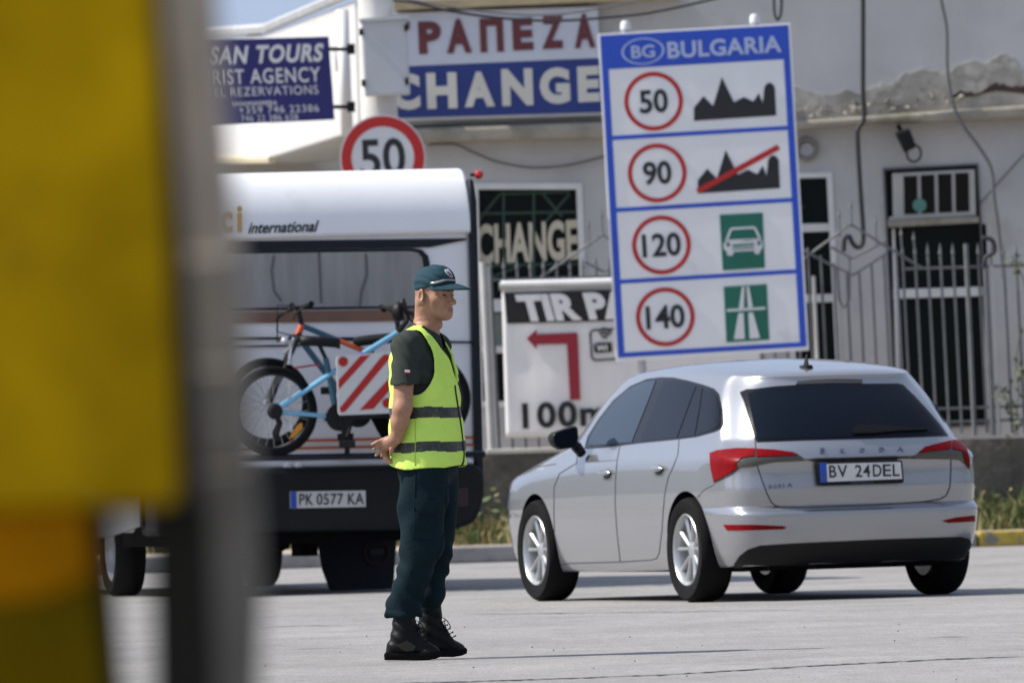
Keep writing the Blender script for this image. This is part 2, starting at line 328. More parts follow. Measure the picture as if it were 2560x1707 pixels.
# windows
def frame_px(b, q, wd, d, t, m=0):               # frame round a quad, wd px wide
    c = [sum(p[i] for p in q) / 4 for i in (0, 1)]
    o = [(p[0] + wd * (1 if p[0] > c[0] else -1) * .5, p[1] + wd * (1 if p[1] > c[1] else -1) * .5) for p in q]
    i_ = [(p[0] - wd * (1 if p[0] > c[0] else -1) * .5, p[1] - wd * (1 if p[1] > c[1] else -1) * .5) for p in q]
    for k in range(4): slab(b, [o[k], o[(k + 1) % 4], i_[(k + 1) % 4], i_[k]], d, t, m)
for key, bars in OPEN.items():
    fr = MB(); frame_px(fr, bars, 15 if key == 'change' else (5 if key == 'cooler' else 13), DB - .02, .2, 0)
    fo = fr.build('window', M['dark_frame'] if key == 'cooler' else M['white_frame'], bld)
    pn = MB(); slab(pn, bars, DB + .12, .02); pn.build('pane', M['window_glass'], fo)
    tr = MB()
    if key == 'change':
        slab(tr, [R6(80, 738), R6(640, 726), R6(645, 790), R6(80, 806)], DB + .05, .06); tr.build('transom', M['white_frame'], fo); tr = MB(); slab(tr, [R6(80, 988), R6(660, 970), R6(660, 1030), R6(80, 1020)], DB + .05, .06)
    elif key == 'narrow':
        slab(tr, [R4(60, 1372), R4(300, 1368), R4(300, 1416), R4(60, 1424)], DB + .03, .06); tr.build('transom', M['white_frame'], fo); tr = MB(); slab(tr, [R5(60, 447), R5(235, 443), R5(235, 478), R5(60, 482)], DB + .03, .06)
    else:
        slab(tr, [R5(474, 424), R5(866, 412), R5(866, 452), R5(474, 464)], DB + .03, .06); slab(tr, [R5(862, 140), R5(880, 140), R5(905, 1010), R5(880, 1010)], DB + .0, .06); slab(tr, [R5(470, 160), R5(482, 160), R5(512, 1010), R5(492, 1010)], DB, .06)
    tr.build('transom', M['white_frame'], fo)
    if key != 'cooler':
        gb = MB()
        L = [((70, 330), (190, 180)), ((190, 180), (560, 170)), ((410, 170), (520, 300)), ((560, 180), (430, 330)), ((210, 165), (210, 640)), ((370, 150), (370, 640)), ((70, 285), (600, 275)), ((100, 640), (300, 560)), ((70, 560), (620, 550))]
        for a, b in (L if key == 'change' else [((1700, -20), (1790, 110)), ((1790, 40), (1700, 190)), ((1690, 260), (1800, 250)), ((1740, 220), (1750, 800))]):
            gb.tube([W(*R6(*a), DB + .10), W(*R6(*b), DB + .10)], .012, 6)
        gb.build('window_grille', M['green_bar'], fo)
    if key == 'change':
        tx = MB(); text_px(tx, 'CHANGE', R6(68, 556), R6(606, 528), R6(62, 342), DB + .108, t=.004, bold=.035); new('cream_vinyl', (.62, .57, .44), .6); tx.build('window_lettering', M['cream_vinyl'], fo)
        gcur = MB(); slab(gcur, [R6(80, 815), R6(640, 800), R6(650, 980), R6(85, 985)], DB + .11, .004); gcur.build('lower_panel', mat('green_grey_panel', (.19, .225, .205), .5), fo)
# roof edge over the big board
re = MB(); slab(re, [(985, 6), (1700, -22), (1700, -4), (985, 26)], DB - .35, .4); new('tan_fascia', (.46, .37, .22), .8, var=.25, vscale=5); re.build('roof_edge', M['tan_fascia'], bld)
# --- the exchange signboard (white over blue)
new('board_white', (.60, .63, .70), .5, var=.06, vscale=2); new('board_blue', (.018, .040, .21), .45, var=.1, vscale=2); new('letter_maroon', (.14, .030, .036), .6); new('letter_cream', (.66, .64, .57), .6)
ex = thing('signboard', 'long exchange signboard with maroon letters on white above cream letters on blue', 'signboard', W(1200, 300, DB - .2))
b = MB(); slab(b, [B3(-260, 140), B3(2090, 65), B3(2140, 1165), B3(-220, 1240)], DB - .21, .09); b.build('backing', M['white_frame'], ex)
b = MB(); slab(b, [B3(-240, 150), B3(2080, 75), B3(2100, 590), B3(-220, 690)], DB - .235, .024); b.build('white_panel', M['board_white'], ex)
b = MB(); slab(b, [B3(-220, 694), B3(2100, 593), B3(2128, 1140), B3(-210, 1206)], DB - .235, .024); b.build('blue_panel', M['board_blue'], ex)
b = MB()
for ch_, x0, x1, yb, yt in (('Τ', -10, 190, 570, 232), ('P', 262, 505, 552, 225), ('A', 545, 810, 545, 200), ('Π', 885, 1135, 535, 195), ('E', 1215, 1435, 515, 190), ('Z', 1510, 1745, 500, 172), ('A', 1840, 2062, 492, 150)):
    text_px(b, ch_, B3(x0 + 14, yb), B3(x1, yb - 9), B3(x0, yt), DB - .239, t=.02, bold=.05)
b.build('maroon_lettering', M['letter_maroon'], ex)
b = MB()
for ch_, x0, x1, yb, yt in (('E', -620, -380, 1135, 770), ('X', -330, -40, 1128, 765), ('C', -20, 290, 1122, 755), ('H', 345, 665, 1108, 745), ('A', 725, 1045, 1090, 735), ('N', 1105, 1435, 1078, 705), ('G', 1490, 1810, 1062, 692), ('E', 1875, 2110, 1040, 680)):
    if x0 < -200: continue
    text_px(b, ch_, B3(x0 + 14, yb), B3(x1, yb - 10), B3(x0, yt), DB - .239, t=.02, bold=.055)
b.build('cream_lettering', M['letter_cream'], ex)
# --- white corrugated canopy on the left
new('corrugated', (.80, .79, .77), .45, var=.06, vscale=3); new('beige_wall', (.50, .48, .43), .9, var=.12, vscale=1.2); new('brown_drip', (.20, .13, .08), .8)
cy = thing('canopy', 'white corrugated canopy fascia rising beside the exchange signboard', 'canopy', W(700, 400, 108))
P0, P1 = W(680, 393, 108), W(905, 322, DB - .05); H = 1.16
side = MB(); n = 46
for i in range(n):
    a, b = P0.lerp(P1, i / n), P0.lerp(P1, (i + .62) / n); c = P0.lerp(P1, (i + 1) / n); nn = Vector((-(P1 - P0).y, (P1 - P0).x, 0)).normalized(); nn = nn if nn.x < 0 else -nn
    side.prism([a + nn * .03, b + nn * .03, b + nn * .03 + Vector((0, 0, H)), a + nn * .03 + Vector((0, 0, H))], -nn * .06); side.prism([b, c, c + Vector((0, 0, H)), b + Vector((0, 0, H))], -nn * .03)
side.build('corrugated_side', M['corrugated'], cy)
fr = MB(); Q = W(300, 398, 114.0); fr.prism([Q, P0 + Vector((-.02, 0, 0)), P0 + Vector((-.02, 0, H)), Q + Vector((0, 0, H))], (0.05, .12, 0)); fr.build('front_fascia', M['corrugated'], cy)
rf = MB(); rf.tube([Q + Vector((0, 0, H + .05)), P0 + Vector((-.03, 0, H + .06)), P1 + Vector((-.06, 0, H + .08))], .05, 6); rf.build('roof_flashing', mat('flashing', (.52, .53, .54), .5, .3, var=.2), cy)
dr = MB(); dr.tube([Q + Vector((0, -.02, -.03)), P0 + Vector((0, -.02, -.02))], .045, 6); dr.build('drip_edge', mat('cream_edge', (.62, .55, .38), .7), cy)
pc = MB(); pc.tube([W(*R2(742, 60), 102.7), W(*R2(772, 800), 102.7)], .055, 10); pc.tube([W(*R2(700, 150), 102.8), W(*R2(716, 420), 102.8)], .02, 8); pc.build('downpipe', M['corrugated'], cy, smooth=True)
uw = MB(); slab(uw, [(-900, 396), (905, 330), (905, 1180), (-900, 1180)], 111.8, .3); uw.build('back_wall', M['beige_wall'], cy)
sf = MB(); sf.prism([P0 + Vector((0, 0, .02)), P1 + Vector((0, 0, .02)), P1 + Vector((2.6, 3, .02)), P0 + Vector((.2, 4, .02)), Q + Vector((0, 3, .02)), Q + Vector((0, .1, .02))], (0, 0, .05)); sf.build('soffit', M['beige_wall'], cy)
cm = thing('chimney', 'small brown brick chimney just above the blue tour sign', 'chimney', W(635, 95, 113))
b = MB(); slab(b, [R1(1128, 170), R1(1190, 168), R1(1190, 148), R1(1128, 150)], 113, .3); b.build('stack', mat('brick_brown', (.22, .12, .08), .9, var=.3, vscale=12), cm)
b = MB(); slab(b, [R1(1118, 150), R1(1198, 148), R1(1198, 140), R1(1118, 142)], 112.96, .4); b.build('cap', M['kerb_concrete'], cm)

# --- blue tour agency sign on brackets
new('sign_navy', (.014, .013, .135), .5, var=.08, vscale=2); new('sign_white', (.66, .66, .67), .5, var=.05, vscale=3); new('iron', (.012, .012, .014), .7, spec=.2)
ts = thing('tour_sign', 'navy blue tour agency sign with white lettering bracketed to the white canopy', 'sign', W(760, 200, 101.6)); DT = 101.6
b = MB(); slab(b, [R1(560, 195), R1(1497, 168), R1(1525, 545), R1(580, 590)], DT, .06); b.build('board', M['sign_navy'], ts)
b = MB()
for txt, x0, x1, y0, y1, sh, bd in (('SAN TOURS', 948, 1478, 290, 206, .22, .035), ('TOURIST AGENCY', 790, 1462, 384, 316, 0, .012), ('HOTEL REZERVATIONS', 850, 1452, 438, 398, 0, .0), ('SANAMANMERA', 1058, 1265, 482, 462, 0, .02), ('+359 746 22386', 1090, 1455, 515, 482, 0, .0), ('746 22 386 638', 1100, 1360, 552, 524, 0, .0)):
    sl = -(x1 - x0) * .030
    text_px(b, txt, R1(x0, y0 - sl * .5), R1(x1, y0 + sl * .5), R1(x0 - 4, y1 - sl * .5), DT - .002, t=.006, bold=bd, shear=sh, spacing=1.12)
b.build('lettering', M['sign_white'], ts)
for y in (225, 488): b = MB(); b.tube([W(*R1(1490, y), DT + .03), W(*R1(1600, y + 1), DT + .05)], .018, 6); b.box(W(*R1(1600, y), DT + .05), (.07, .12, .09)); b.build('bracket', M['iron'], ts)

# --- roadside pole with its steel cabinet and the round limit sign
new('pole_concrete', (.62, .61, .58), .85, var=.15, vscale=4, stain=((.16, .15, .10), 2.5, .6, .15)); new('cabinet_grey', (.50, .51, .53), .5, .0, var=.07, vscale=3)
new('sign_red', (.45, .012, .010), .4, var=.06, vscale=3); new('sign_black', (.012, .012, .014), .5); new('galv', (.45, .46, .47), .5, .5, var=.15, vscale=8)
pl = thing('utility_pole', 'pale concrete utility pole rising behind the round speed limit sign', 'pole', (W(945, 700, DS + .3).x, DS + .3, .12))
b = MB(); b.tube([W(990, 1300, DS + .3) * 1, W(938, 0, DS + .3), W(930, -260, DS + .3)], [.17, .155, .15], 20); b.build('shaft', M['pole_concrete'], pl, smooth=40)
cb = thing('junction_box', 'light grey steel junction box strapped high on the concrete pole', 'box', W(962, 240, DS))
b = MB(); slab(b, [R2(850, 122), R2(1118, 105), R2(1142, 556), R2(872, 566)], DS - .12, .26); b.build('case', M['cabinet_grey'], cb, bevel=.02)
b = MB(); slab(b, [R2(842, 112), R2(1128, 92), R2(1130, 112), R2(844, 130)], DS - .16, .32); b.build('lid', M['cabinet_grey'], cb)
for q in ((1118, 165), (1122, 480), (866, 490), (852, 190)): b = MB(); b.box(W(*R2(*q), DS - .13), (.03, .03, .06)); b.build('latch', M['iron'], cb)
def round_sign(parent, c, r, txt, d, bw=.115, names=('face', 'rim', 'digits'), tw=.6, th=.45, rot=0.0, bold=.05):
    c = W(*c, d); n = Vector((0, -1, 0)); 
    b = MB(); b.lathe([(.0001, 0), (r, 0), (r, .02), (.0001, .02)], c + Vector((0, .012, 0)), n, 56); b.build(names[0], M['sign_white'], parent, smooth=30)
    b = MB(); b.lathe([(r * (1 - bw * 2.35), .0), (r * .965, .0), (r * .965, .004), (r * (1 - bw * 2.35), .004)], c + Vector((0, -.0085, 0)), n, 56, closed=True); b.build(names[1], M['sign_red'], parent, smooth=30)
    b = MB(); u = Vector((math.cos(rot), 0, math.sin(rot))); v = Vector((-math.sin(rot), 0, math.cos(rot)))
    put_text(b, txt, c - u * r * tw / 1 - v * r * th + Vector((0, -.010, 0)), u * r * tw * 2, v * r * th * 2, t=.004, bold=bold); b.build(names[2], M['sign_black'], parent)
ls = thing('speed_limit_sign', 'round red ringed 50 sign half hidden above the camper roof', 'road sign', W(957, 500, DS - .3))
round_sign(ls, (957, 395), .372, '50', DS - .3, tw=.52, th=.45, rot=.02, bold=.018)
b = MB(); b.tube([W(975, 1330, DS - .24), W(950, 300, DS - .24)], .03, 12); b.build('post', M['galv'], ls, smooth=40)

# --- the big national speed limits board
new('board_grey_white', (.79, .79, .79), .5, var=.05, vscale=2, stain=((.50, .49, .47), 1.5, .6, .2)); new('eu_blue', (.018, .075, .50), .42, var=.05); new('sign_green', (.006, .13, .085), .42, var=.05); new('blue_white', (.40, .47, .68), .45)
cs = thing('country_sign', 'tall blue bordered national speed limits board headed BULGARIA above the silver car', 'road sign', (W(1760, 900, DS).x, DS, .12)); D = DS
TL, TR, BL, BR = R3(72, 90), R3(910, 42), R3(152, 1522), R3(992, 1472)
def Q(u, v): return tuple((TL[i] * (1 - u) + TR[i] * u) * (1 - v) + (BL[i] * (1 - u) + BR[i] * u) * v for i in (0, 1))
def q4(u0, v0, u1, v1): return [Q(u0, v0), Q(u1, v0), Q(u1, v1), Q(u0, v1)]
b = MB(); slab(b, q4(-.012, -.006, 1.012, 1.012), D, .03); b.build('panel', M['board_grey_white'], cs, bevel=.004)
b = MB(); slab(b, q4(0, 0, 1, .105), D - .004, .004)
for u0, u1 in ((0, .035), (.965, 1)): slab(b, q4(u0, .105, u1, 1), D - .004, .004)
for v in (.3185, .5425, .765): slab(b, q4(.035, v - .0065, .965, v + .0065), D - .004, .004)
slab(b, q4(.035, .985, .965, 1), D - .004, .004); b.build('blue_border', M['eu_blue'], cs)
b = MB()
def quad_text(b, txt, u0, v0, u1, v1, m=0, bold=.03, d=D - .008, sp=1.0): text_px(b, txt, Q(u0, v1), Q(u1, v1), Q(u0, v0), d, t=.003, m=m, bold=bold, spacing=sp)
quad_text(b, 'BULGARIA', .352, .030, .958, .083, bold=.03, sp=1.05)
c0 = Q(.222, .055); cw = W(*c0, D - .006)
for r0, r1 in ((.168, .186),):
    for k in range(48):
        a0, a1 = 2 * math.pi * k / 48, 2 * math.pi * (k + 1) / 48
        b.prism([cw + Vector((math.cos(a) * r, 0, math.sin(a) * r * .62 + math.cos(a) * r * .035)) for a, r in ((a0, r1), (a1, r1), (a1, r0), (a0, r0))], (0, .003, 0))
quad_text(b, 'BG', .16, .036, .285, .076, bold=.02); b.build('title_lettering', M['blue_white'], cs)
for i, (txt, cx, cy_, hw) in enumerate((('50', 310, 381, .235), ('90', 326, 700, .235), ('120', 345, 1020, .32), ('140', 362, 1340, .32))):
    p = R3(cx, cy_); e = thing('x', '', ''); bpy.data.objects.remove(e)
    c = W(*p, D - .008); r = 131 / 1.7817 / F_PX * D; n = Vector((0, -1, 0))
    b = MB(); b.lathe([(r * .855, 0), (r, 0), (r, .004), (r * .855, .004)], c + Vector((0, .004, 0)), n, 48, closed=True); rg = b.build('limit_ring', M['sign_red'], cs, smooth=30)
    b = MB(); u = Vector((1, 0, .035)); v = Vector((-.035, 0, 1)); put_text(b, txt, c - u * r * hw * 2.05 - v * r * .40, u * r * hw * 4.1, v * r * .80, t=.003, bold=.022); b.build('limit_digits', M['sign_black'], rg)
town = [(490, 468), (490, 410), (532, 358), (575, 402), (614, 275), (668, 385), (712, 362), (755, 382), (778, 345), (797, 390), (803, 320), (812, 304), (826, 298), (840, 304), (850, 320), (856, 444)]
for k, (dx, dy) in enumerate(((0, 0), (17, 323))):
    b = MB(); slab(b, [R3(x + dx, y + dy) for x, y in town], D - .006, .005); tw_ = b.build('town_symbol', M['sign_black'], cs)
    if k: b = MB(); slab(b, [R3(498, 772), R3(860, 574), R3(874, 594), R3(512, 792)], D - .009, .004); b.build('red_slash', M['sign_red'], tw_)
b = MB(); slab(b, [R3(604, 886), R3(796, 876), R3(806, 1122), R3(618, 1134)], D - .006, .005); gp = b.build('green_plate', M['sign_green'], cs)
b = MB(); P = lambda *q: [R3(x, y) for x, y in q]
for seg in (((655, 948), (760, 942)), ((655, 948), (634, 1002)), ((760, 942), (786, 996)), ((634, 1002), (786, 996))):
    (xa, ya), (xb, yb) = seg; L = math.hypot(xb - xa, yb - ya); nx, ny = -(yb - ya) / L * 5, (xb - xa) / L * 5
    slab(b, P((xa - nx, ya - ny), (xb - nx, yb - ny), (xb + nx, yb + ny), (xa + nx, ya + ny)), D - .009, .003)
slab(b, P((622, 1012), (634, 1002), (786, 996), (796, 1006), (796, 1030), (784, 1048), (782, 1060), (762, 1060), (757, 1046), (668, 1050), (662, 1066), (640, 1068), (636, 1052), (622, 1036)), D - .009, .003); b.build('car_symbol', M['sign_white'], gp)
b = MB(); slab(b, P((662, 1018), (758, 1012), (758, 1022), (662, 1028)), D - .011, .003); slab(b, P((662, 1034), (758, 1030), (758, 1036), (662, 1040)), D - .011, .003)
for x, y in ((642, 1018), (780, 1012)): b.lathe([(.0001, 0), (.018, 0), (.018, .002), (.0001, .002)], W(*R3(x, y), D - .0092), (0, -1, 0), 14)
b.build('symbol_detail', M['sign_green'], gp)
b = MB(); slab(b, [R3(622, 1206), R3(814, 1194), R3(826, 1442), R3(634, 1454)], D - .006, .005); gp = b.build('green_plate', M['sign_green'], cs)
b = MB()
for q in (((704, 1206), (714, 1206), (712, 1300), (690, 1302)), ((724, 1205), (734, 1204), (752, 1297), (731, 1299)), ((636, 1306), (808, 1296), (808, 1306), (636, 1317)), ((688, 1324), (710, 1322), (716, 1438), (668, 1440)), ((732, 1322), (752, 1320), (784, 1434), (738, 1437))): slab(b, P(*q), D - .009, .003)
b.build('motorway_symbol', M['sign_white'], gp)
for xx, yt in ((182, 55), (758, 25)):
    b = MB(); b.tube([W(*R3(xx + 94, 1900), D + .06), W(*R3(xx, yt), D + .06)], .036, 12); po_ = b.build('post', M['galv'], cs, smooth=40)
    b = MB(); b.lathe([(.0001, .05), (.03, .045), (.045, .02), (.047, -.03), (.0001, -.03)], W(*R3(xx + 3, yt - 8), D + .06), (0, 0, 1), 16); b.build('post_cap', M['sign_white'], po_, smooth=40)

# ================================================================ THE RAILING
new('rail_grey', (.15, .155, .165), .6, .0, var=.2, vscale=9); new('rail_white', (.50, .50, .49), .5, var=.12, vscale=5)
fe = thing('metal_railing', 'grey metal railing with spear finials and chevron tops along the low wall', 'fence', (0, DF, zl))
TI = .0505
def bar(b, x, y0, y1, r=.0125, fin=0, m=0):       # leaning bar from (x at y=640)
    b.tube([W(x + (y1 - 640) * TI, y1, DF), W(x + (y0 - 640) * TI, y0, DF)], r, 6, m)
    if fin: p = W(x + (y0 - 640) * TI, y0, DF); b.lathe([(.004, -.0), (.017, .02), (.012, .05), (.0005, .12)], p, (0, 0, 1), 8, m)
b = MB(); x = 2256.0
while x < 3300: bar(b, x, 640, 1082, fin=1); x += 31.6
b.tube([W(2262, 672, DF), W(3300, 642, DF)], .012, 6); b.tube([W(2268, 1024, DF), W(3310, 990, DF)], .012, 6); b.tube([W(2270, 1058, DF), W(3310, 1022, DF)], .012, 6)
b.build('railing_panel', M['rail_grey'], fe)
b = MB()
for i, x in enumerate(np.arange(1830, 2250, 31.6)): bar(b, x, 687 - abs(x - 2132) * .60, 1085)
for seg in ([R5(75, 300), R5(130, 258), R5(290, 140), R5(450, 240), R5(600, 330)], [R5(205, 240), R5(297, 290), R5(445, 212)], [R5(215, 322), R5(300, 362), R5(450, 265)], [R5(75, 250), R5(215, 322)]): b.tube([W(*p, DF) for p in seg], .012, 6)
for x, y in (R5(240, 135), R5(292, 95), R5(400, 165), R5(510, 215), R5(565, 235)): b.tube([W(x, y - 12, DF), W(x + 2, y + 34, DF)], .008, 6); b.lathe([(.004, 0), (.016, .015), (.01, .04), (.0005, .09)], W(x, y - 12, DF), (0, 0, 1), 8)
hook = [R5(242, 260), R5(246, 225), R5(262, 198), R5(285, 200), R5(296, 232), R5(320, 248), R5(345, 228), R5(352, 180), R5(340, 90), R5(335, 0)]
b.tube([W(*R5(230, 330), DF), W(*R5(240, 470), DF), W(*R5(262, 505), DF), W(*R5(285, 470), DF), W(*R5(285, 290), DF)], .012, 6)
b.build('chevron_panel', M['rail_grey'], fe)
b = MB()
for i, x in enumerate(np.arange(1225, 1560, 33)): bar(b, x, 676, 1125, fin=1)
for seg in ([R6(390, 632), R6(735, 395), R6(800, 440)], [R6(640, 540), R6(740, 592), R6(800, 560)], [R6(600, 625), R6(740, 640)]): b.tube([W(*p, DF) for p in seg], .012, 6)
for p in (R6(660, 362), R6(730, 312)): b.lathe([(.004, 0), (.016, .015), (.01, .04), (.0005, .09)], W(*p, DF), (0, 0, 1), 8); b.tube([W(*p, DF), W(p[0] + 3, p[1] + 45, DF)], .008, 6)
b.tube([W(1200, 700, DF), W(1530, 692, DF)], .012, 6)
b.build('chevron_panel', M['rail_grey'], fe)
for x, y0, r, m in ((2416, 610, .022, 'rail_grey'), (2462, 660, .026, 'rail_grey'), (2477, 664, .018, 'rail_white'), (2091 - 60, 690, .018, 'rail_white'), (1206, 655, .03, 'rail_white'), (1219, 665, .016, 'rail_white')):
    b = MB(); b.tube([W(x + (1090 if x > 1500 else 1130) * 0 + ((1088 if x > 1500 else 1132) - 640) * TI * .9, 1088 if x > 1500 else 1132, DF - .01), W(x + (y0 - 640) * TI, y0, DF - .01)], r, 10); b.build('railing_post', M[m], fe, smooth=40)
# --- the parking banner tied to the railing
new('banner_white', (.84, .84, .84), .95, var=.07, vscale=3, bump=.10, bscale=5, stretch=(2, 1, .6), spec=.05); new('banner_black', (.014, .014, .016), .7); new('banner_red', (.30, .018, .035), .7)
bn = thing('parking_banner', 'white TIR parking banner with red left arrow tied to the railing', 'banner', (W(1500, 1000, DF - .1).x, DF - .1, zl)); DN = DF - .12
def wav(px, py): return .003 * math.sin(px * .045) + .003 * math.sin(px * .021 + py * .02) + .0015 * math.sin(py * .05)
rows = []
for j in range(24):
    v = j / 23; rows.append([W(1253 + (1893 - 1253) * i / 60 + v * 12, (702 - i * .30) + v * (1095 - 702), DN) + Vector((0, wav(1253 + 640 * i / 60, 702 + 393 * v), 0)) for i in range(61)])
b = MB(); b.grid(rows); o = b.build('sheet', M['banner_white'], bn, smooth=True); so_ = o.modifiers.new('solid', 'SOLIDIFY'); so_.thickness = .004; so_.offset = 1
DNF = DN - .022
b = MB(); slab(b, [R6(212, 702), R6(1560, 660), R6(1572, 830), R6(228, 866)], DNF, .012); b.build('black_band', M['banner_black'], bn)
b = MB(); text_px(b, 'TIR PARKING', R6(308, 858), R6(1500, 822), R6(268, 712), DNF - .002, t=.004, bold=.055); b.build('band_lettering', M['banner_white'], bn)
b = MB(); slab(b, [R6(332, 945), R6(384, 898), R6(384, 922), R6(600, 914), R6(604, 972), R6(385, 976), R6(385, 1000)], DNF, .012); slab(b, [R6(546, 973), R6(604, 970.5), R6(616, 1268), R6(562, 1270)], DNF, .012); b.build('red_arrow', M['banner_red'], bn)
b = MB(); text_px(b, '100m', R6(312, 1424), R6(760, 1404), R6(306, 1286), DNF, t=.006, bold=.03, spacing=1.12); b.build('distance_lettering', M['banner_black'], bn); b = MB()
for a, c in (((668, 915), (684, 900)), ((684, 900), (815, 893)), ((815, 893), (832, 910)), ((832, 910), (842, 1035)), ((842, 1035), (826, 1052)), ((826, 1052), (692, 1060)), ((692, 1060), (676, 1045)), ((676, 1045), (668, 915))):
    b.tube([W(*R6(*a), DNF + .008), W(*R6(*c), DNF + .008)], .008, 6)
for k, rr in enumerate((.04, .075, .11)):
    c = W(*R6(742, 958), DNF); b.tube([c + Vector((math.cos(t) * rr * .7, 0, math.sin(t) * rr)) for t in np.linspace(.6, 2.3, 9)], .009, 6)
slab(b, [R6(688, 980), R6(700, 968), R6(780, 965), R6(784, 1016), R6(700, 1022), R6(690, 1012)], DNF, .01); b.build('wifi_symbol', M['banner_black'], bn)
b = MB(); text_px(b, 'Wi', R6(702, 1012), R6(760, 1010), R6(702, 980), DNF - .003, t=.003, bold=.03); text_px(b, 'Fi', R6(795, 1012), R6(830, 1010), R6(795, 980), DNF - .003, t=.003, bold=.03); b.build('wifi_lettering', M['banner_white'], bn)
b = MB(); b.tube([W(1248, 716, DN), W(1895, 700, DN)], .035, 10); b.build('top_rail', M['rail_white'], bn, smooth=40)

# ================================================================ SMALL THINGS ON THE FACADE
new('cooler_cream', (.50, .49, .45), .5, var=.12, vscale=4); new('cooler_dark', (.02, .018, .016), .8, spec=.1)
ac = thing('air_conditioner', 'old window air conditioner with four dark grilles set in the upper window', 'air conditioner', W(*R4(920, 1330), DB))
b = MB(); slab(b, [R4(662, 1062), R4(1168, 1036), R4(1176, 1322), R4(640, 1352), R4(640, 1330), R4(668, 1326)], DB - .02, .45); b.build('case', M['cooler_cream'], ac, bevel=.01)
for k in range(4):
    x0, x1 = 735 + k * 105, 735 + k * 105 + 83; b = MB(); slab(b, [R4(x0 - 3, 1080 - k * 6), R4(x1 - 3, 1076 - k * 6), R4(x1 + 3, 1310 - k * 5), R4(x0 + 3, 1314 - k * 5)], DB - .026, .02); gq = b.build('grille', M['cooler_dark'], ac)
    b = MB()
    for j in range(18): b.tube([W(*R4(x0, 1090 - k * 6 + j * 12.4), DB - .03), W(*R4(x1, 1086 - k * 6 + j * 12.4), DB - .03)], .004, 4)
    b.build('grille_slats', M.get('slat') or new('slat', (.035, .03, .027), .8, spec=.1), gq)
b = MB(); c = W(*R4(830, 1258), DB - .032); b.lathe([(.0001, 0), (.062, 0), (.062, .006), (.0001, .006)], c, (0, -1, 0), 24); o = b.build('badge', mat('badge_green', (.10, .26, .21), .4), ac)
b = MB(); slab(b, [R4(632, 1352), R4(1190, 1325), R4(1195, 1362), R4(640, 1392)], DB - .1, .3); b.build('shelf', M['cornice'], ac)
fl = thing('floodlight', 'black floodlight tilted down under the cornice above the air conditioner', 'floodlight', W(*R4(740, 850), DB - .2))
b = MB(); slab(b, [R4(680, 810), R4(768, 785), R4(812, 900), R4(740, 935)], DB - .34, .2); b.build('lamp_body', M['iron'], fl, bevel=.02)
b = MB(); b.tube([W(*R4(700, 770), DB - .1), W(*R4(735, 850), DB - .2)], .02, 6); b.tube([W(*R4(750 + 40 * math.cos(t) * 1.1 + 45, 940 + 52 * math.sin(t)), DB - .2) for t in np.linspace(-1.5, 3.6, 16)], .010, 6); b.build('bracket', M['iron'], fl)
vt = thing('wall_vent', 'round grey wall vent beside the top right of the national board', 'vent', W(*R4(140, 920), DB))
b = MB(); b.lathe([(.06, 0), (.10, 0), (.11, .05), (.095, .08), (.075, .05), (.06, 0)], W(*R4(138, 915), DB), (0, -1, 0), 20); b.build('ring', mat('vent_grey', (.25, .24, .22), .7), vt, smooth=True)
b = MB(); b.disc(W(*R4(140, 920), DB), (0, -1, 0), .065, .02, 18); b.build('cover', M['plaster'], vt)
new('cable_black', (.022, .022, .026), .6); new('cable_grey', (.12, .12, .125), .6)
def cable(pts, d, r, m, label, name='cable', group=None):
    P = [W(*p, d) if len(p) == 2 else W(p[0], p[1], p[2]) for p in pts]; n = len(P); Cv = []
    for i in range(n - 1):                       # Catmull-Rom
        p0, p1, p2, p3 = P[max(i - 1, 0)], P[i], P[i + 1], P[min(i + 2, n - 1)]
        for k in range(8):
            t = k / 8; Cv.append(.5 * ((2 * p1) + (p2 - p0) * t + (2 * p0 - 5 * p1 + 4 * p2 - p3) * t * t + (3 * p1 - p0 - 3 * p2 + p3) * t ** 3))
    Cv.append(P[-1]); b = MB(); b.tube(Cv, r, 6, 0); o = b.build(name, M[m], None, smooth=True); tag(o, label, 'cable', group or 'cables and wires on the building')
cable([R4(484, -60), R4(484, 100), R4(484, 560), R4(490, 720), R4(455, 790), R4(450, 860), R4(470, 1200), R4(484, 1400), R4(482, 1490), R4(450, 1515), R4(420, 1490), R4(400, 1450), R4(372, 1460), R4(366, 1540)], DB - .30, .022, 'cable_black', 'thick black cable dropping straight down the facade and ending in a hook')
cable([R4(955, -60), R4(965, 20), R4(995, 180), R4(1000, 420), R4(1030, 620), R4(1090, 760), R4(1200, 910), R4(1270, 1040), R4(1285, 1200), R4(1310, 1380), R4(1330, 1560), R4(1345, 1700)], DB - .32, .016, 'cable_grey', 'grey cable sagging right down the facade past the air conditioner')
cable([R4(1600, 830), R4(1470, 950), R4(1340, 1090), R4(1200, 1250)], DB - .05, .008, 'cable_grey', 'thin diagonal wire right of the air conditioner')
cable([R2(1250, 852), R2(1400, 848), R2(1500, 890), R2(1650, 950), R2(1850, 985), R2(2050, 975), R2(2250, 930), R2(2400, 880)], DB - .06, .010, 'cable_grey', 'grey wire sagging on the wall under the exchange signboard')
cable([(905, -4), (985, 2), R2(1180, 20), R2(1400, 72), R2(1700, 110), R2(2000, 124), R2(2352, 100), (1640, 30), (1800, -6), (1900, -40)], 100.0, .012, 'cable_black', 'black overhead wire sagging across the top of the signboard')
cable([(985, -8), (1180, 26), (1370, 38), (1560, 10), (1640, -16)], 100.4, .008, 'cable_grey', 'thin grey overhead wire above the maroon letters')
cable([(1935, -30), (1936, 30), (1944, 50), (1953, 30), (1954, -30)], DB - .25, .012, 'cable_black', 'short black loop of cable hanging above the national board')
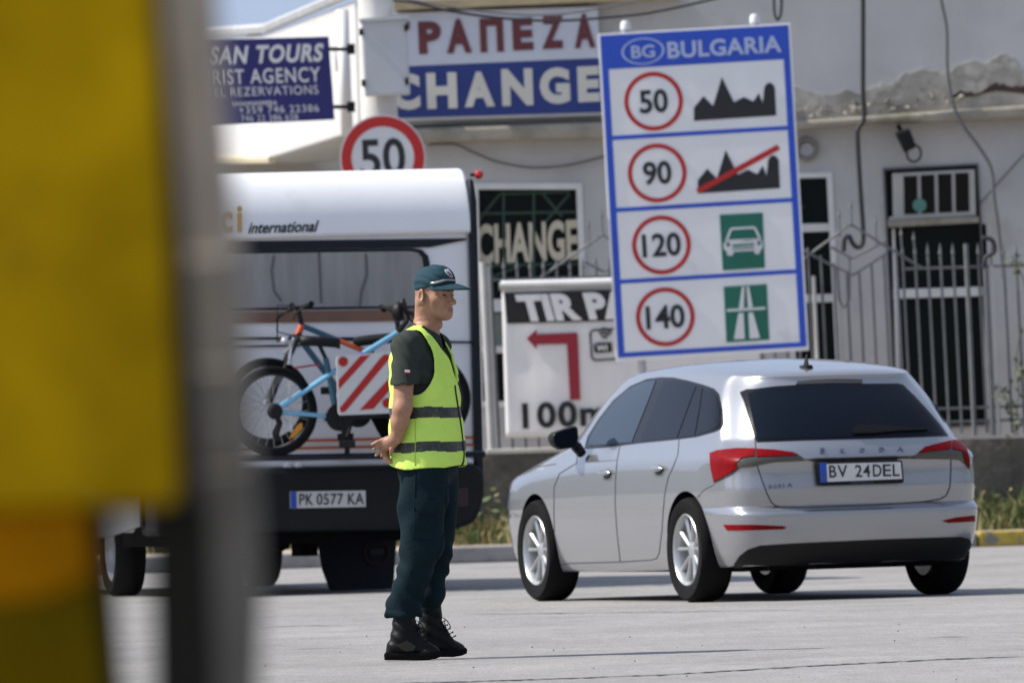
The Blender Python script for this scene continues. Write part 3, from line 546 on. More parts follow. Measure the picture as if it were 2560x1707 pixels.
cable([R5(862, 205), R5(880, 200), R5(910, 215), R5(915, 260), R5(880, 285), R5(868, 330)], DF - .05, .020, 'cable_black', 'black hose end looped over the railing post')
# --- climbing weed at the right of the railing
new('leaf', (.075, .10, .035), .7, var=.3, vscale=5); vp = thing('climbing_plant', 'thin leafy climber growing through the railing at the far right', 'plant', (W(2530, 1050, DF).x, DF - .1, zl))
b = MB(); s_ = MB()
for st in ([(2535, 1090), (2548, 980), (2540, 900), (2552, 820)], [(2545, 1090), (2522, 1010), (2500, 965)], [(2580, 1090), (2590, 900), (2560, 700), (2530, 640)], [(2600, 1090), (2575, 960), (2556, 920)]):
    s_.tube([W(*p, DF - .06) for p in st], .006, 5)
    for a, c in zip(st, st[1:]):
        for k in range(9):
            t = random.random(); p = W(a[0] + (c[0] - a[0]) * t + random.gauss(0, 11), a[1] + (c[1] - a[1]) * t + random.gauss(0, 11), DF - .08 + random.uniform(-.06, .06)); u = Vector((random.gauss(0, 1), random.gauss(0, 1), random.gauss(0, 1))).normalized() * .034; v = u.orthogonal().normalized() * .020
            b.add([p - u, p + v, p + u, p - v], [(0, 1, 2, 3)])
b.build('leaves', M['leaf'], vp, fix=False); s_.build('stems', mat('stem', (.12, .10, .06), .8), vp)

# ================================================================ THE CAMPER
def L(th, p, axis, val):                         # photo pixel -> the local plane axis = val of a thing
    inv = MX[th].inverted(); o = inv @ CAM; d = inv.to_3x3() @ ray(*p); return o + d * ((val - o[axis]) / d[axis])
new('camper_white', (.84, .84, .85), .42, var=.04, vscale=2, coat=.3, stain=((.58, .57, .55), 1.3, .6, .2)); new('navy_trim', (.006, .009, .016), .5, spec=.3); new('bumper_black', (.010, .011, .013), .65, var=.2, vscale=4, spec=.25)
new('underbody', (.004, .004, .0045), .9, spec=.1); new('rubber', (.0065, .0065, .007), .85, var=.25, vscale=12, spec=.15); new('alloy', (.46, .47, .48), .34, .65); new('brown_stripe', (.20, .105, .07), .6, var=.2, vscale=3); new('orange_stripe', (.50, .10, .022), .5)
new('acrylic', (.30, .295, .29), .45, spec=.15, var=.25, vscale=1.6, stretch=(6, 1, .7)); new('plate_white', (.62, .62, .61), .5, var=.06, vscale=6); new('plate_blue', (.015, .07, .42), .5); new('red_lens', (.42, .010, .012), .15, coat=.5)
CPX, CPD = 796, 77.7
cp_ = thing('camper', 'white motorhome seen from the rear with bicycles hung on its tail', 'camper', (W(CPX, 1450, CPD).x, CPD, 0), R_(13.5))
c_ = lambda x, y, yy=0.0: L(cp_, (x, y), 1, yy)
HW = 1.16
ztop = c_(900, 424).z; zl0 = c_(900, 1168).z; zmid = c_(900, 598).z
prof = [(0.05, zl0), (0.05, zmid)]; prof2 = [(0.0, zmid + .02)] + [(0.30 - .30 * math.cos(t), ztop - .40 + .40 * math.sin(t)) for t in np.linspace(.12, math.pi / 2, 12)] + [(1.2, ztop + .01)]
def ext(poly, x0, x1, b, m=0): b.prism([(x0, y, z) for y, z in poly], (x1 - x0, 0, 0), m)
b = MB(); ext([(0.05, zl0), (0.05, zmid + .1), (.4, ztop - .06), (5.2, ztop - .04), (5.9, ztop - .5), (6.2, 1.9), (6.9, 1.25), (7.0, .75), (6.9, .45), (1.6, .45), (1.2, zl0 - .25)], -HW + .01, HW - .01, b); o = b.build('body', M['camper_white'], cp_, world=False, bevel=.035, smooth=30)
b = MB(); ext(prof2 + [(1.2, zmid + .02)], -HW, HW, b); o2 = b.build('upper_rear_panel', M['camper_white'], cp_, world=False, bevel=.03, smooth=40)
def crect(b, pts, yy, t=.012, m=0): b.prism([c_(x, y, yy) for x, y in pts], (0, t, 0), m)
b = MB(); crect(b, [R7(-200, 402), R7(1228, 384), R7(1228, 392), R7(1050, 428), R7(120, 444), R7(-200, 446)], .035, .03); b.build('painted_shadow_gap', M['navy_trim'], cp_, world=False)  # near-black strip painted in for the shade under the overhanging panel
b = MB()
wr = [R7(-290, 452), R7(960, 432), R7(1010, 440), R7(1040, 470), R7(1050, 520), R7(1054, 690), R7(1030, 716), R7(980, 726), R7(-290, 742)]; crect(b, wr, .030, .02); wf = b.build('rear_window', M['navy_trim'], cp_, world=False)
b = MB(); crect(b, [R7(-275, 466), R7(950, 447), R7(990, 455), R7(1010, 480), R7(1016, 520), R7(1018, 682), R7(1000, 706), R7(970, 714), R7(-275, 730)], .022, .012); b.build('pane', M['acrylic'], wf, world=False)
for pts in (((285, 470), (272, 540), (285, 640), (320, 690)), ((505, 455), (515, 700)), ((735, 460), (740, 560), (712, 650), (706, 715))): b = MB(); b.tube([c_(*R7(*p), .016) for p in pts], .008, 6); b.build('curtain_cord', M['cable_grey'], wf, world=False)
b = MB(); crect(b, [R7(-290, 752), R7(940, 733), R7(1000, 734), R7(1000, 782), R7(940, 788), R7(-290, 806)], .034, .02); b.build('brown_stripe', M['brown_stripe'], cp_, world=False)
b = MB(); crect(b, [R7(-290, 868), R7(1258, 888), R7(1258, 897), R7(1050, 896), R7(830, 868), R7(500, 875), R7(-290, 888)], .036, .02); b.build('panel_seam', M['navy_trim'], cp_, world=False); b = MB(); crect(b, [R7(-290, 916), R7(420, 904), R7(420, 912), R7(-290, 926)], .036, .02); b.build('panel_seam', M['navy_trim'], cp_, world=False)
for y0, y1 in ((1374, 1352), (1412, 1388)):
    b = MB(); crect(b, [R7(-290, y0 + 8), R7(1276, y1), R7(1276, y1 + 11), R7(-290, y0 + 20)], .036, .02); b.build('orange_stripe', M['orange_stripe'], cp_, world=False)
b = MB()
for txt, p in (('international', ((155, 362), (500, 352), (160, 306))),):
    o_, x_, y_ = [c_(*R7(*q), -.004) for q in p]; put_text(b, txt, o_, x_ - o_, y_ - o_, t=.004, bold=.015, shear=.25)
b.build('script_lettering', M['navy_trim'], cp_, world=False)
b = MB()
for txt, p in (('c', ((18, 358), (78, 357), (18, 256))), ('i', ((100, 355), (126, 354), (100, 226)))):
    o_, x_, y_ = [c_(*R7(*q), -.004) for q in p]; put_text(b, txt, o_, x_ - o_, y_ - o_, t=.004, bold=.03)
b.build('yellow_lettering', mat('logo_yellow', (.55, .30, .04), .5), cp_, world=False)
b = MB(); o_, x_, y_ = [c_(*q, .04) for q in ((708, 1151), (780, 1150), (708, 1143))]; put_text(b, 'globetrotter', o_, x_ - o_, y_ - o_, t=.004); b.build('small_lettering', M['orange_stripe'], cp_, world=False)
# corner trim, ledge, bumper
b = MB(); crect(b, [R7(1244, 90), R7(1262, 100), R7(1278, 200), R7(1312, 1548), R7(1276, 1548), R7(1246, 200)], -.004, .12); b.build('corner_trim', M['navy_trim'], cp_, world=False, bevel=.01)
b = MB(); crect(b, [R7(-290, 1490), R7(1262, 1466), R7(1262, 1488), R7(-290, 1520)], -.05, .12); b.build('ledge', M['camper_white'], cp_, world=False, bevel=.01)
b = MB(); crect(b, [R7(-292, 1518), R7(1268, 1488), R8(2290, 170), R8(2292, 300), R8(2270, 400), R8(2230, 470), R8(2120, 505), R8(1000, 520), R8(445, 545)], -.14, .6); b.build('bumper', M['bumper_black'], cp_, world=False, bevel=.04)
b = MB(); b.box((0, 1.0, .46), (1.9, 2.0, .22)); b.tube([(-.2, .2, .36), (-.2, 3, .36)], .06, 8); b.box((.02, .5, .34), (.12, .3, .16)); b.build('chassis', M['underbody'], cp_, world=False)
pt = MB(); crect(pt, [R8(1188, 290), R8(1614, 284), R8(1616, 376), R8(1190, 384)], -.152, .012); po = pt.build('number_plate', M['plate_white'], cp_, world=False)
pt = MB(); crect(pt, [R8(1190, 291), R8(1224, 290.5), R8(1226, 382), R8(1192, 383)], -.155, .004); pt.build('blue_band', M['plate_blue'], po, world=False)
pt = MB()
for txt, x0, x1 in (('PK', 1240, 1318), ('0577', 1338, 1488), ('KA', 1515, 1605)):
    o_, x_, y_ = [c_(*R8(*q), -.156) for q in ((x0, 367 - (x0 - 1240) * .014), (x1, 367 - (x1 - 1240) * .014), (x0, 303 - (x0 - 1240) * .014))]; put_text(pt, txt, o_, x_ - o_, y_ - o_, t=.003, bold=.006, spacing=1.06)
pt.build('plate_characters', M['sign_black'], po, world=False)
b = MB(); crect(b, [R8(2132, 272), R8(2196, 268), R8(2196, 372), R8(2134, 374)], -.146, .02); b.build('tail_light', mat('dark_red_lens', (.02, .003, .003), .5), cp_, world=False)
for x in (352, 404):
    b = MB(); b.lathe([(.0001, .03), (.03, .025), (.035, 0)], c_(*R7(x, 1502), -.05), (0, -1, 0), 14); b.build('plate_lamp', M['camper_white'], cp_, world=False, smooth=True)
b = MB(); p = c_(1197, 437, .15); b.tube([p + Vector((-.06, 0, .0)), p], .012, 6); b.build('lamp_stalk', M['navy_trim'], cp_, world=False)
b = MB(); b.lathe([(.0001, -.035), (.025, -.03), (.034, 0), (.025, .03), (.0001, .035)], p, (0, -1, 0), 16); b.build('marker_lamp', M['red_lens'], cp_, world=False, smooth=True)
def wheel_tyre(parent, c, r, wd, rim_r, ax, spokes='steel', shoulder=.03):
    a = Vector(ax); h = wd / 2
    b = MB(); b.lathe([(rim_r, -h * .80), (rim_r + .02, -h * .96), (r - shoulder, -h), (r - .008, -h * .84), (r, -h * .6), (r, h * .6), (r - .008, h * .84), (r - shoulder, h), (rim_r + .02, h * .96), (rim_r, h * .80)], c, a, 56, closed=True)
    w_ = b.build('wheel', M['rubber'], parent, world=False, smooth=40); return w_
for sx in (-1, 1):
    b = MB(); b.prism([(sx * (HW - .012), y, z) for y, z in ((.3, .50), (1.5, .42), (6.6, .42), (6.9, 1.02), (.3, 1.02))], (sx * .02, 0, 0)); b.build('side_skirt', new('skirt_grey', (.075, .075, .078), .6) if sx < 0 else M['skirt_grey'], cp_, world=False)
for sx in (-1, 1):
    for yy in (2.4, 5.9):
        b = MB(); b.prism([(sx * HW, yy + .40 * math.cos(t), .335 + .40 * math.sin(t)) for t in np.linspace(.2, math.pi - .2, 20)], (sx * .012, 0, 0)); b.build('wheel_arch', M['underbody'], cp_, world=False)
    for y0, y1 in ((1.0, 2.2), (3.3, 4.6)):
        b = MB(); b.prism([(sx * (HW - .012), y, z) for y, z in ((y0, 1.62), (y1, 1.62), (y1, 2.12), (y0, 2.12))], (sx * .03, 0, 0)); b.build('side_window', M['navy_trim'], cp_, world=False, bevel=.01)
    b = MB(); b.prism([(sx * (HW - .012), y, z) for y, z in ((.2, 1.12), (6.4, 1.12), (6.4, 1.18), (.2, 1.18))], (sx * .014, 0, 0)); b.build('orange_stripe', M['orange_stripe'], cp_, world=False)
for yy in (2.4, 5.9):
    for sx in (-1, 1):
        c = Vector((sx * .87, yy, .335)); wo = wheel_tyre(cp_, c, .335, .22, .225, (sx, 0, 0))
        b = MB(); b.lathe([(.225, -.08), (.225, .088), (.19, .07), (.15, .03), (.12, .05), (.06, .06), (.0001, .06)], c, (sx, 0, 0), 40)
        b.build('rim', M['alloy'], wo, world=False, smooth=40)
b = MB(); crect(b, [R8(1340, 560), R8(1790, 560), R8(1772, 850), R8(1745, 862), R8(1440, 864), R8(1410, 840), R8(1370, 730)], 1.9, .015); mf = b.build('mud_flap', mat('navy_flap', (.008, .010, .022), .7), cp_, world=False)
b = MB(); e = c_(*R8(1680, 630), 1.89); b.lathe([(.075, 0), (.10, 0), (.10, .004), (.075, .004)], e, (0, -1, 0), 28, closed=True); b.build('flap_emblem', mat('dim_red', (.035, .008, .012), .7), mf, world=False)
b = MB(); b.box(e + Vector((0, -.002, 0)), (.10, .004, .035)); b.build('flap_bar', mat('dim_white', (.04, .04, .045), .7), mf, world=False)

# ================================================================ RACK, WARNING BOARD, BICYCLES
YA, YB, YW = -.62, -.34, -.80
rk = thing('bicycle_rack', 'dark bicycle rack platform under the two bicycles on the camper tail', 'rack', tuple(MX[cp_] @ Vector((0, -.4, .85))), R_(13.5)); MXr = MX[rk]
def K(x, y, yy): return MX[cp_] @ c_(x, y, yy)   # world point on the camper plane yy
for yy in (YA, YB):
    b = MB(); b.tube([K(*B2(-500, 1462), yy), K(*B2(2000, 1420), yy)], .022, 8); b.build('wheel_rail', M['navy_trim'], rk, smooth=True)
for x in (870, 1040):
    b = MB(); b.tube([K(x, 1142, YA), K(x, 1142, .02)], .02, 8); b.tube([K(x - 2, 1135, -.15), K(x - 4, 900, -.15)], .018, 8); b.build('rack_arm', M['navy_trim'], rk)
b = MB(); b.prism([K(*B2(x, y), -.5) for x, y in ((1040, 1080), (1230, 1060), (1260, 1400), (1180, 1330), (1120, 1230))], (0, .04, 0)); b.build('rack_bracket', M['underbody'], rk)
b = MB(); b.tube([K(*B2(690, 1120), -.5), K(*B2(1300, 1090), -.5)], .028, 8); b.build('rack_bar', M['navy_trim'], rk)
wb = thing('warning_board', 'square red and white striped warning board hung over the bicycles', 'warning board', tuple(K(910, 1035, YW)), R_(13.5))
def kslab(b, pts, yy, t, m=0):
    n = (MX[cp_].to_3x3() @ Vector((0, 1, 0))) * t; b.prism([K(*B2(*p), yy) for p in pts], n, m)
b = MB(); kslab(b, [(786, 640), (800, 622), (1228, 584), (1246, 596), (1262, 1070), (1248, 1086), (818, 1104), (804, 1092)], YW, .012); b.build('panel', M['plate_white'], wb)
for q in ([(806, 818), (984, 620), (1064, 612), (808, 892)], [(816, 1046), (1152, 632), (1180, 608), (1212, 606), (1222, 640), (866, 1066), (840, 1080), (822, 1072)], [(978, 1062), (1230, 790), (1238, 880), (1092, 1050)]):
    b = MB(); kslab(b, q, YW - .004, .004); b.build('red_stripe', M['sign_red'], wb)
for q in ((842, 666), (1202, 1004)):
    b = MB(); b.lathe([(.0001, 0), (.033, 0), (.033, .006), (.0001, .006)], K(*B2(*q), YW - .002), -(MX[cp_].to_3x3() @ Vector((0, 1, 0))), 20); b.build('corner_reflector', M['red_lens'], wb)
new('bike_blue', (.17, .42, .62), .3, var=.08, coat=.4); new('bike_teal', (.012, .085, .14), .3, coat=.4); new('bike_orange', (.62, .09, .015), .35, coat=.3); new('bike_black', (.006, .006, .007), .55, spec=.3); new('bike_violet', (.12, .10, .38), .35); new('chrome', (.6, .6, .6), .25, .9)
NB = MX[cp_].to_3x3() @ Vector((0, -1, 0)); XB = MX[cp_].to_3x3() @ Vector((1, 0, 0))
def bike_wheel(parent, c, r, yy):
    b = MB(); R = r; b.lathe([(R - .045, -.012), (R - .05, 0), (R - .045, .012), (R - .028, .022), (R - .008, .020), (R, .007), (R, -.007), (R - .008, -.020), (R - .028, -.022)], c, NB, 64, closed=True); wo = b.build('wheel', M['rubber'], parent, smooth=True)
    b = MB(); b.lathe([(R - .062, -.012), (R - .045, -.014), (R - .045, .014), (R - .062, .012)], c, NB, 48, closed=True); b.build('rim', M['bike_black'], wo, smooth=40)
    b = MB()
    for i in range(24):
        a = 2 * math.pi * i / 24; d = XB * math.cos(a) + Vector((0, 0, 1)) * math.sin(a); a2 = a + (.5 if i % 2 else -.5); e = XB * math.cos(a2) + Vector((0, 0, 1)) * math.sin(a2)
        b.tube([c + e * .025 + NB * (.025 if i % 4 < 2 else -.025), c + d * (R - .06)], .0022, 4, caps=False)
    b.tube([c + NB * .05, c - NB * .05], .022, 10); b.build('spokes', M['galv'], wo); return wo
def bike(name, label, yy, sgn, pts, frame_mats, r):
    bk = thing(name, label, 'bicycle', tuple(K(pts['rear'][0], 1140, yy)), R_(13.5), group='bicycles on the camper rack'); k = lambda n: K(*pts[n], yy)
    bike_wheel(bk, k('rear'), r, yy); bike_wheel(bk, k('front'), r, yy)
    b = MB(); T = lambda a, c, rr, m=0: b.tube([a, c], rr, 10, m)
    T(k('seat_top'), k('bb'), .021, 4)
    T(k('bb'), k('head_low'), .022, 1); T(k('head_low'), k('head_top'), .024, 2)
    mid = k('seat_join').lerp(k('head_top'), .45); T(k('seat_join'), mid, .018, 3); T(mid, k('head_top'), .020, 1)
    for s_ in (-1, 1):
        o = NB * .05 * s_; T(k('rear') + o, k('seat_join') + o * .5, .0155, 0); T(k('rear') + o, k('bb') + o * .6, .0155, 0 if s_ > 0 else 3)
    b.build('frame', [M[m] for m in frame_mats[:4]] + [M['bike_teal']], bk, smooth=40)
    b = MB()
    cr_ = k('head_low')
    for s_ in (-1, 1): b.tube([cr_ + NB * .055 * s_, cr_.lerp(k('front'), .45) + NB * .055 * s_, k('front') + NB * .055 * s_], [.016, .016, .02], 8)
    b.tube([cr_ + NB * .065, cr_ - NB * .065], .02, 8); b.build('fork', M[frame_mats[4]], bk, smooth=40)
    b = MB(); b.tube([k('seat_top'), k('saddle')], .014, 8); b.build('seat_post', M['bike_black'], bk)
    b = MB(); sp = k('saddle'); fx = XB * sgn
    rows = [[sp + fx * u + NB * (w_ * math.cos(t)) + Vector((0, 0, .035 * math.sin(t) + dz)) for t in np.linspace(0, 2 * math.pi, 12, endpoint=False)] for u, w_, dz in ((-.13, .01, .02), (-.11, .07, .02), (-.05, .075, .015), (.03, .04, .01), (.12, .022, .0), (.15, .006, -.01))]
    b.grid(rows, cu=True); b.build('saddle', M['bike_black'], bk, smooth=True)
    b = MB(); h = k('bar'); b.tube([k('head_top'), h], .018, 8); b.build('stem', M['bike_black'], bk)
    b = MB(); b.tube([h + NB * .31 - fx * .03 + Vector((0, 0, .02)), h + NB * .12, h - NB * .12, h - NB * .31 - fx * .03 + Vector((0, 0, .02))], .014, 8); hb = b.build('handlebar', M['bike_black'], bk, smooth=40)
    for s_ in (-1, 1):
        b = MB(); e = h + NB * .25 * s_; b.tube([e + NB * .06 * s_ - fx * .03 + Vector((0, 0, .02)), e - fx * .02], .02, 8); b.build('grip', M['rubber'], hb)
        b = MB(); b.tube([e - NB * .03 * s_, e - NB * .03 * s_ + fx * .07 - Vector((0, 0, .05)), e + NB * .03 * s_ + fx * .09 - Vector((0, 0, .08))], .008, 6); b.build('brake_lever', M['bike_black'], hb)
    for q in (.0, .35): 
        b = MB(); c1 = h + NB * .1; b.tube([c1, c1 + fx * .16 + Vector((0, 0, .02 - q * .2)), c1 + fx * .17 - Vector((0, 0, .16 + q * .2)), k('head_low') + fx * .03], .005, 5); b.build('brake_cable', M['bike_black'], bk)
    b = MB(); B = k('bb') + NB * .05; b.lathe([(.0001, 0), (.095, 0), (.095, .006), (.0001, .006)], B, NB, 32); b.lathe([(.0001, 0), (.035, 0), (.035, .01), (.0001, .01)], B, NB, 16)
    for i in range(4): a = i * 1.57; b.tube([B, B + (XB * math.cos(a) + Vector((0, 0, 1)) * math.sin(a)) * .08], .008, 6)
    b.build('chainring', M['bike_black'], bk)
    for s_ in (1, -1):
        b = MB(); Bp = k('bb') + NB * .06 * s_; Ep = Bp + (k('crank') - k('bb')) * s_; b.tube([Bp, Ep], .012, 8); b.build('crank', M['bike_black'], bk)
        b = MB(); b.box(Ep + NB * .05 * s_, (.11, .09, .05)); b.build('pedal', M['bike_black'], bk, bevel=.005)
    b = MB(); Rr = k('rear') + NB * .05; b.lathe([(.0001, 0), (.055, 0), (.05, .02), (.035, .03), (.0001, .03)], Rr, NB, 24); cs_ = b.build('sprockets', M['bike_black'], bk)
    b = MB(); b.tube([Rr, Rr + Vector((0, 0, -.08)) + fx * .03, Rr + Vector((0, 0, -.15)) - fx * .0, Rr + Vector((0, 0, -.20)) + fx * .01], [.018, .022, .026, .02], 8); b.build('derailleur', M['bike_black'], bk)
    return bk, k
bkA, kA = bike('bicycle', 'light blue bicycle hung in front with its rear wheel to the left', YA, 1,
    dict(rear=B2(272, 1072), front=(1067, 997), bb=B2(800, 1120), seat_top=B2(700, 640), saddle=B2(640, 515), seat_join=B2(772, 745), head_top=B2(1296, 425), head_low=B2(1320, 520), bar=B2(1270, 235), crank=B2(846, 1340)),
    ('bike_blue', 'bike_blue', 'bike_blue', 'bike_violet', 'bike_black'), .305)
for o in bkA.children:
    if o.name.startswith('seat_post'): pass
b = MB(); b.prism([K(*B2(x, y), YA - .03) for x, y in ((405, 1290), (430, 1230), (490, 1165), (510, 1170), (505, 1215), (440, 1285))], NB * .006); b.build('wheel_reflector', mat('amber', (.60, .25, .01), .3), bkA)
bkB, kB = bike('bicycle', 'teal and orange bicycle hung behind with its front wheel to the left', YB, -1,
    dict(rear=(1062, 992), front=B2(225, 1000), bb=B2(950, 1090), seat_top=B2(1075, 600), saddle=B2(1100, 500), seat_join=B2(1040, 590), head_top=B2(505, 372), head_low=B2(470, 455), bar=B2(470, 225), crank=B2(1010, 900)),
    ('bike_teal', 'bike_teal', 'bike_orange', 'bike_orange', 'bike_black'), .305)
b = MB(); b.tube([K(*B2(440, 470), YB - .05), K(*B2(395, 690), YB - .06)], .016, 8); b.tube([K(*B2(420, 540), YB - .05), K(*B2(360, 600), YB - .06)], .014, 6); b.build('fork_stanchion', M['chrome'], bkB)
b = MB(); b.lathe([(.0001, -.02), (.022, -.015), (.028, .01), (.0001, .02)], K(*B2(365, 495), YB - .08), NB, 14); b.build('front_lamp', M['plate_white'], bkB, smooth=True)
stp = thing('strap', 'white tie strap hanging down through the spokes of the light blue bicycle', 'strap', tuple(K(*B2(410, 830), YA - .04)), R_(13.5))
b = MB(); b.prism([K(*B2(x, y), YA - .045) for x, y in ((388, 830), (420, 826), (430, 1240), (400, 1240))], NB * -.004); b.build('webbing', mat('webbing', (.55, .54, .52), .8, var=.3, vscale=14), stp)
rs = MB(); rs.tube([K(*B2(440, 718), YB - .08), K(*B2(650, 688), YB - .08)], .007, 6); o = rs.build('cord', M['sign_red'], None); tag(o, 'red elastic cord stretched between the two bicycles', 'cord')
b = MB(); p = kA('bar'); b.lathe([(.0001, -.05), (.05, -.04), (.07, 0), (.05, .05), (.0001, .06)], p + NB * .1 + Vector((0, 0, -.02)), XB, 14); b.build('handlebar_bag', M['bike_black'], bkA, smooth=True)
b = MB(); b.tube([p + NB * .2 + Vector((0, 0, .06)), p + NB * .2 + XB * .04 - Vector((0, 0, .08)), p + NB * .2 - XB * .03 - Vector((0, 0, .16))], .022, 8); b.build('front_lamp', M['bike_black'], bkA, smooth=True)

# ================================================================ THE SILVER HATCHBACK
new('silver_paint', (.335, .343, .365), .24, .66, coat=1.0); new('black_plastic', (.005, .005, .0055), .5, var=.15, vscale=6, spec=.25); new('gloss_black', (.005, .005, .007), .2, spec=.2)
new('tinted_glass', (.005, .008, .015), .05, spec=.13); new('clear_glass', (.020, .032, .052), .04, spec=.28); new('tail_red', (.19, .002, .004), .35, spec=.08, var=.25, vscale=30); new('smoked_lens', (.05, .045, .035), .12, coat=.6); new('seam', (.035, .037, .042), .7); new('badge_chrome', (.13, .15, .21), .3, .6)
CTH = 19.9; CROT = R_(90 + CTH)
_P = W(*A1(1072, 1190), 68.4); _m = Matrix.Rotation(CROT, 3, 'Z'); _o = _P - _m @ Vector((0, .865, .316))
car = thing('hatchback', 'silver five door hatchback seen from behind below the tall blue sign', 'car', (_o.x, _o.y, 0), CROT)
WB = 2.649
def carrow(z, xr, xf, w, rc=1.0, fc=1.0, cr=0.0):
    zr, zm, zf = z; C = [(xr, 0), (xr + .010 * rc, .36), (xr + .035 * rc, .64), (xr + .085 * rc, .822), (xr + .18 * rc, .915), (xr + .38, .962)]
    for t in np.linspace(0, 1, 7): x = xr + .75 + (xf - .80 - xr - .75) * t; C.append((x, 1 - .018 * max(0, t - .55) ** 2 / .2 - .016 * max(0, .4 - t) ** 2 / .16))
    C += [(xf - .45, .965), (xf - .24 * fc, .91), (xf - .10 * fc, .73), (xf - .02 * fc, .38), (xf, 0)]
    out = []
    for x, f in C:
        t = (x - xr) / (xf - xr); zz = zr * (1 - t) * (1 - 2 * t) + zm * 4 * t * (1 - t) + zf * t * (2 * t - 1); out.append(Vector((x, f * w, zz - cr * f * f)))
    return out
CARROWS = [carrow((.21, .20, .20), -.55, 3.2, .0), carrow((.21, .19, .19), -.60, 3.32, .65), carrow((.215, .185, .19), -.735, 3.47, .812), carrow((.30, .255, .28), -.795, 3.54, .848),
        carrow((.42, .42, .42), -.838, 3.58, .868), carrow((.525, .52, .52), -.842, 3.585, .874), carrow((.548, .55, .55), -.815, 3.58, .875), carrow((.565, .57, .57), -.778, 3.58, .876),
        carrow((.66, .66, .62), -.800, 3.57, .8765), carrow((.775, .785, .68), -.792, 3.55, .874), carrow((.828, .838, .72), -.800, 3.52, .871), carrow((.846, .864, .745), -.822, 3.48, .867, 1.3),
        carrow((.905, .898, .84), -.803, 3.14, .838, 1.7), carrow((.972, .944, .96), -.757, 2.60, .806, 2.1), carrow((1.01, .977, 1.0), -.738, 2.50, .786, 2.2), carrow((1.17, 1.18, 1.19), -.610, 2.28, .722, 2.2),
        carrow((1.305, 1.382, 1.345), -.455, 1.98, .642, 2.1, cr=.012), carrow((1.340, 1.424, 1.385), -.470, 1.88, .602, 1.9, cr=.024), carrow((1.365, 1.446, 1.41), -.43, 1.78, .530, 1.6, cr=.022), carrow((1.382, 1.456, 1.425), -.32, 1.60, .34, cr=.010), carrow((1.386, 1.460, 1.43), -.24, 1.46, 0)]
for _r in CARROWS[1:11]:
    for _p in _r:
        if _p.x > 2.9: _p.x += .05 * min(1, (_p.x - 2.9) / .5)
for _r in CARROWS[2:14]:
    for _p in _r: _p.y *= .985
def car_body():
    nc = len(CARROWS[0]); b = MB(); b.grid(CARROWS); b.grid([[Vector((p.x, -p.y, p.z)) for p in r] for r in CARROWS])
    me = bpy.data.meshes.new('tmp'); me.from_pydata(b.v, [], b.f); bm = bmesh.new(); bm.from_mesh(me)
    bmesh.ops.remove_doubles(bm, verts=bm.verts, dist=1e-4); bmesh.ops.dissolve_degenerate(bm, edges=bm.edges, dist=1e-4); bmesh.ops.recalc_face_normals(bm, faces=bm.faces)
    cl = bm.edges.layers.float.new('crease_edge')
    key = {}
    for ri, val in ((11, .75), (5, .6), (7, .8), (8, .45), (2, .6), (17, .55), (10, .3)):
        for s_ in (1, -1):
            for a, c in zip(CARROWS[ri], CARROWS[ri][1:]): key[frozenset(((round(a.x, 3), round(s_ * a.y, 3), round(a.z, 3)), (round(c.x, 3), round(s_ * c.y, 3), round(c.z, 3))))] = val
    R3_ = lambda v: tuple(round(k, 3) + 0.0 for k in v.co)
    key = {frozenset(tuple(k + 0.0 for k in p) for p in q): v for q, v in key.items()}
    for e in bm.edges:
        v = key.get(frozenset((R3_(e.verts[0]), R3_(e.verts[1]))))
        if v: e[cl] = v
    bm.to_mesh(me); bm.free()
    o = bpy.data.objects.new('tmp', me); COL.objects.link(o); s_ = o.modifiers.new('s', 'SUBSURF'); s_.levels = 3
    cut = MB()
    for x in (0, WB):
        for s_ in (1, -1): cut.lathe([(.0001, 0), (.348, 0), (.348, .6), (.0001, .6)], (x, s_ * .60, .322), (0, s_, 0), 72, 1)
    cm_ = bpy.data.meshes.new('cut'); cm_.from_pydata(cut.v, [], cut.f); bm = bmesh.new(); bm.from_mesh(cm_); bmesh.ops.remove_doubles(bm, verts=bm.verts, dist=.002); bmesh.ops.recalc_face_normals(bm, faces=bm.faces); bm.to_mesh(cm_); bm.free()
    for m_ in (me, cm_): m_.materials.append(M['silver_paint']); m_.materials.append(M['underbody'])
    cm_.polygons.foreach_set('material_index', [1] * len(cm_.polygons))
    oc = bpy.data.objects.new('cut', cm_); COL.objects.link(oc); bo = o.modifiers.new('b', 'BOOLEAN'); bo.operation = 'DIFFERENCE'; bo.object = oc; bo.solver = 'EXACT'
    bpy.context.view_layer.update(); res = bpy.data.meshes.new_from_object(o.evaluated_get(bpy.context.evaluated_depsgraph_get())); 
    bpy.data.objects.remove(o); bpy.data.objects.remove(oc); return res
bme = car_body(); bme.name = 'body'
bme.polygons.foreach_set('use_smooth', [True] * len(bme.polygons)); bme.set_sharp_from_angle(angle=R_(40))
body = bpy.data.objects.new('body', bme); COL.objects.link(body); body.parent = car; MX[body] = MX[car]
_bm = bmesh.new(); _bm.from_mesh(bme); CB = BVHTree.FromBMesh(_bm)
def cray(px, py, bvh=None, th=None):
    inv = MX[th or car].inverted(); o = inv @ CAM; d = (inv.to_3x3() @ ray(px, py)).normalized(); r = (bvh or CB).ray_cast(o, d); return (r[0], r[1]) if r[0] else None
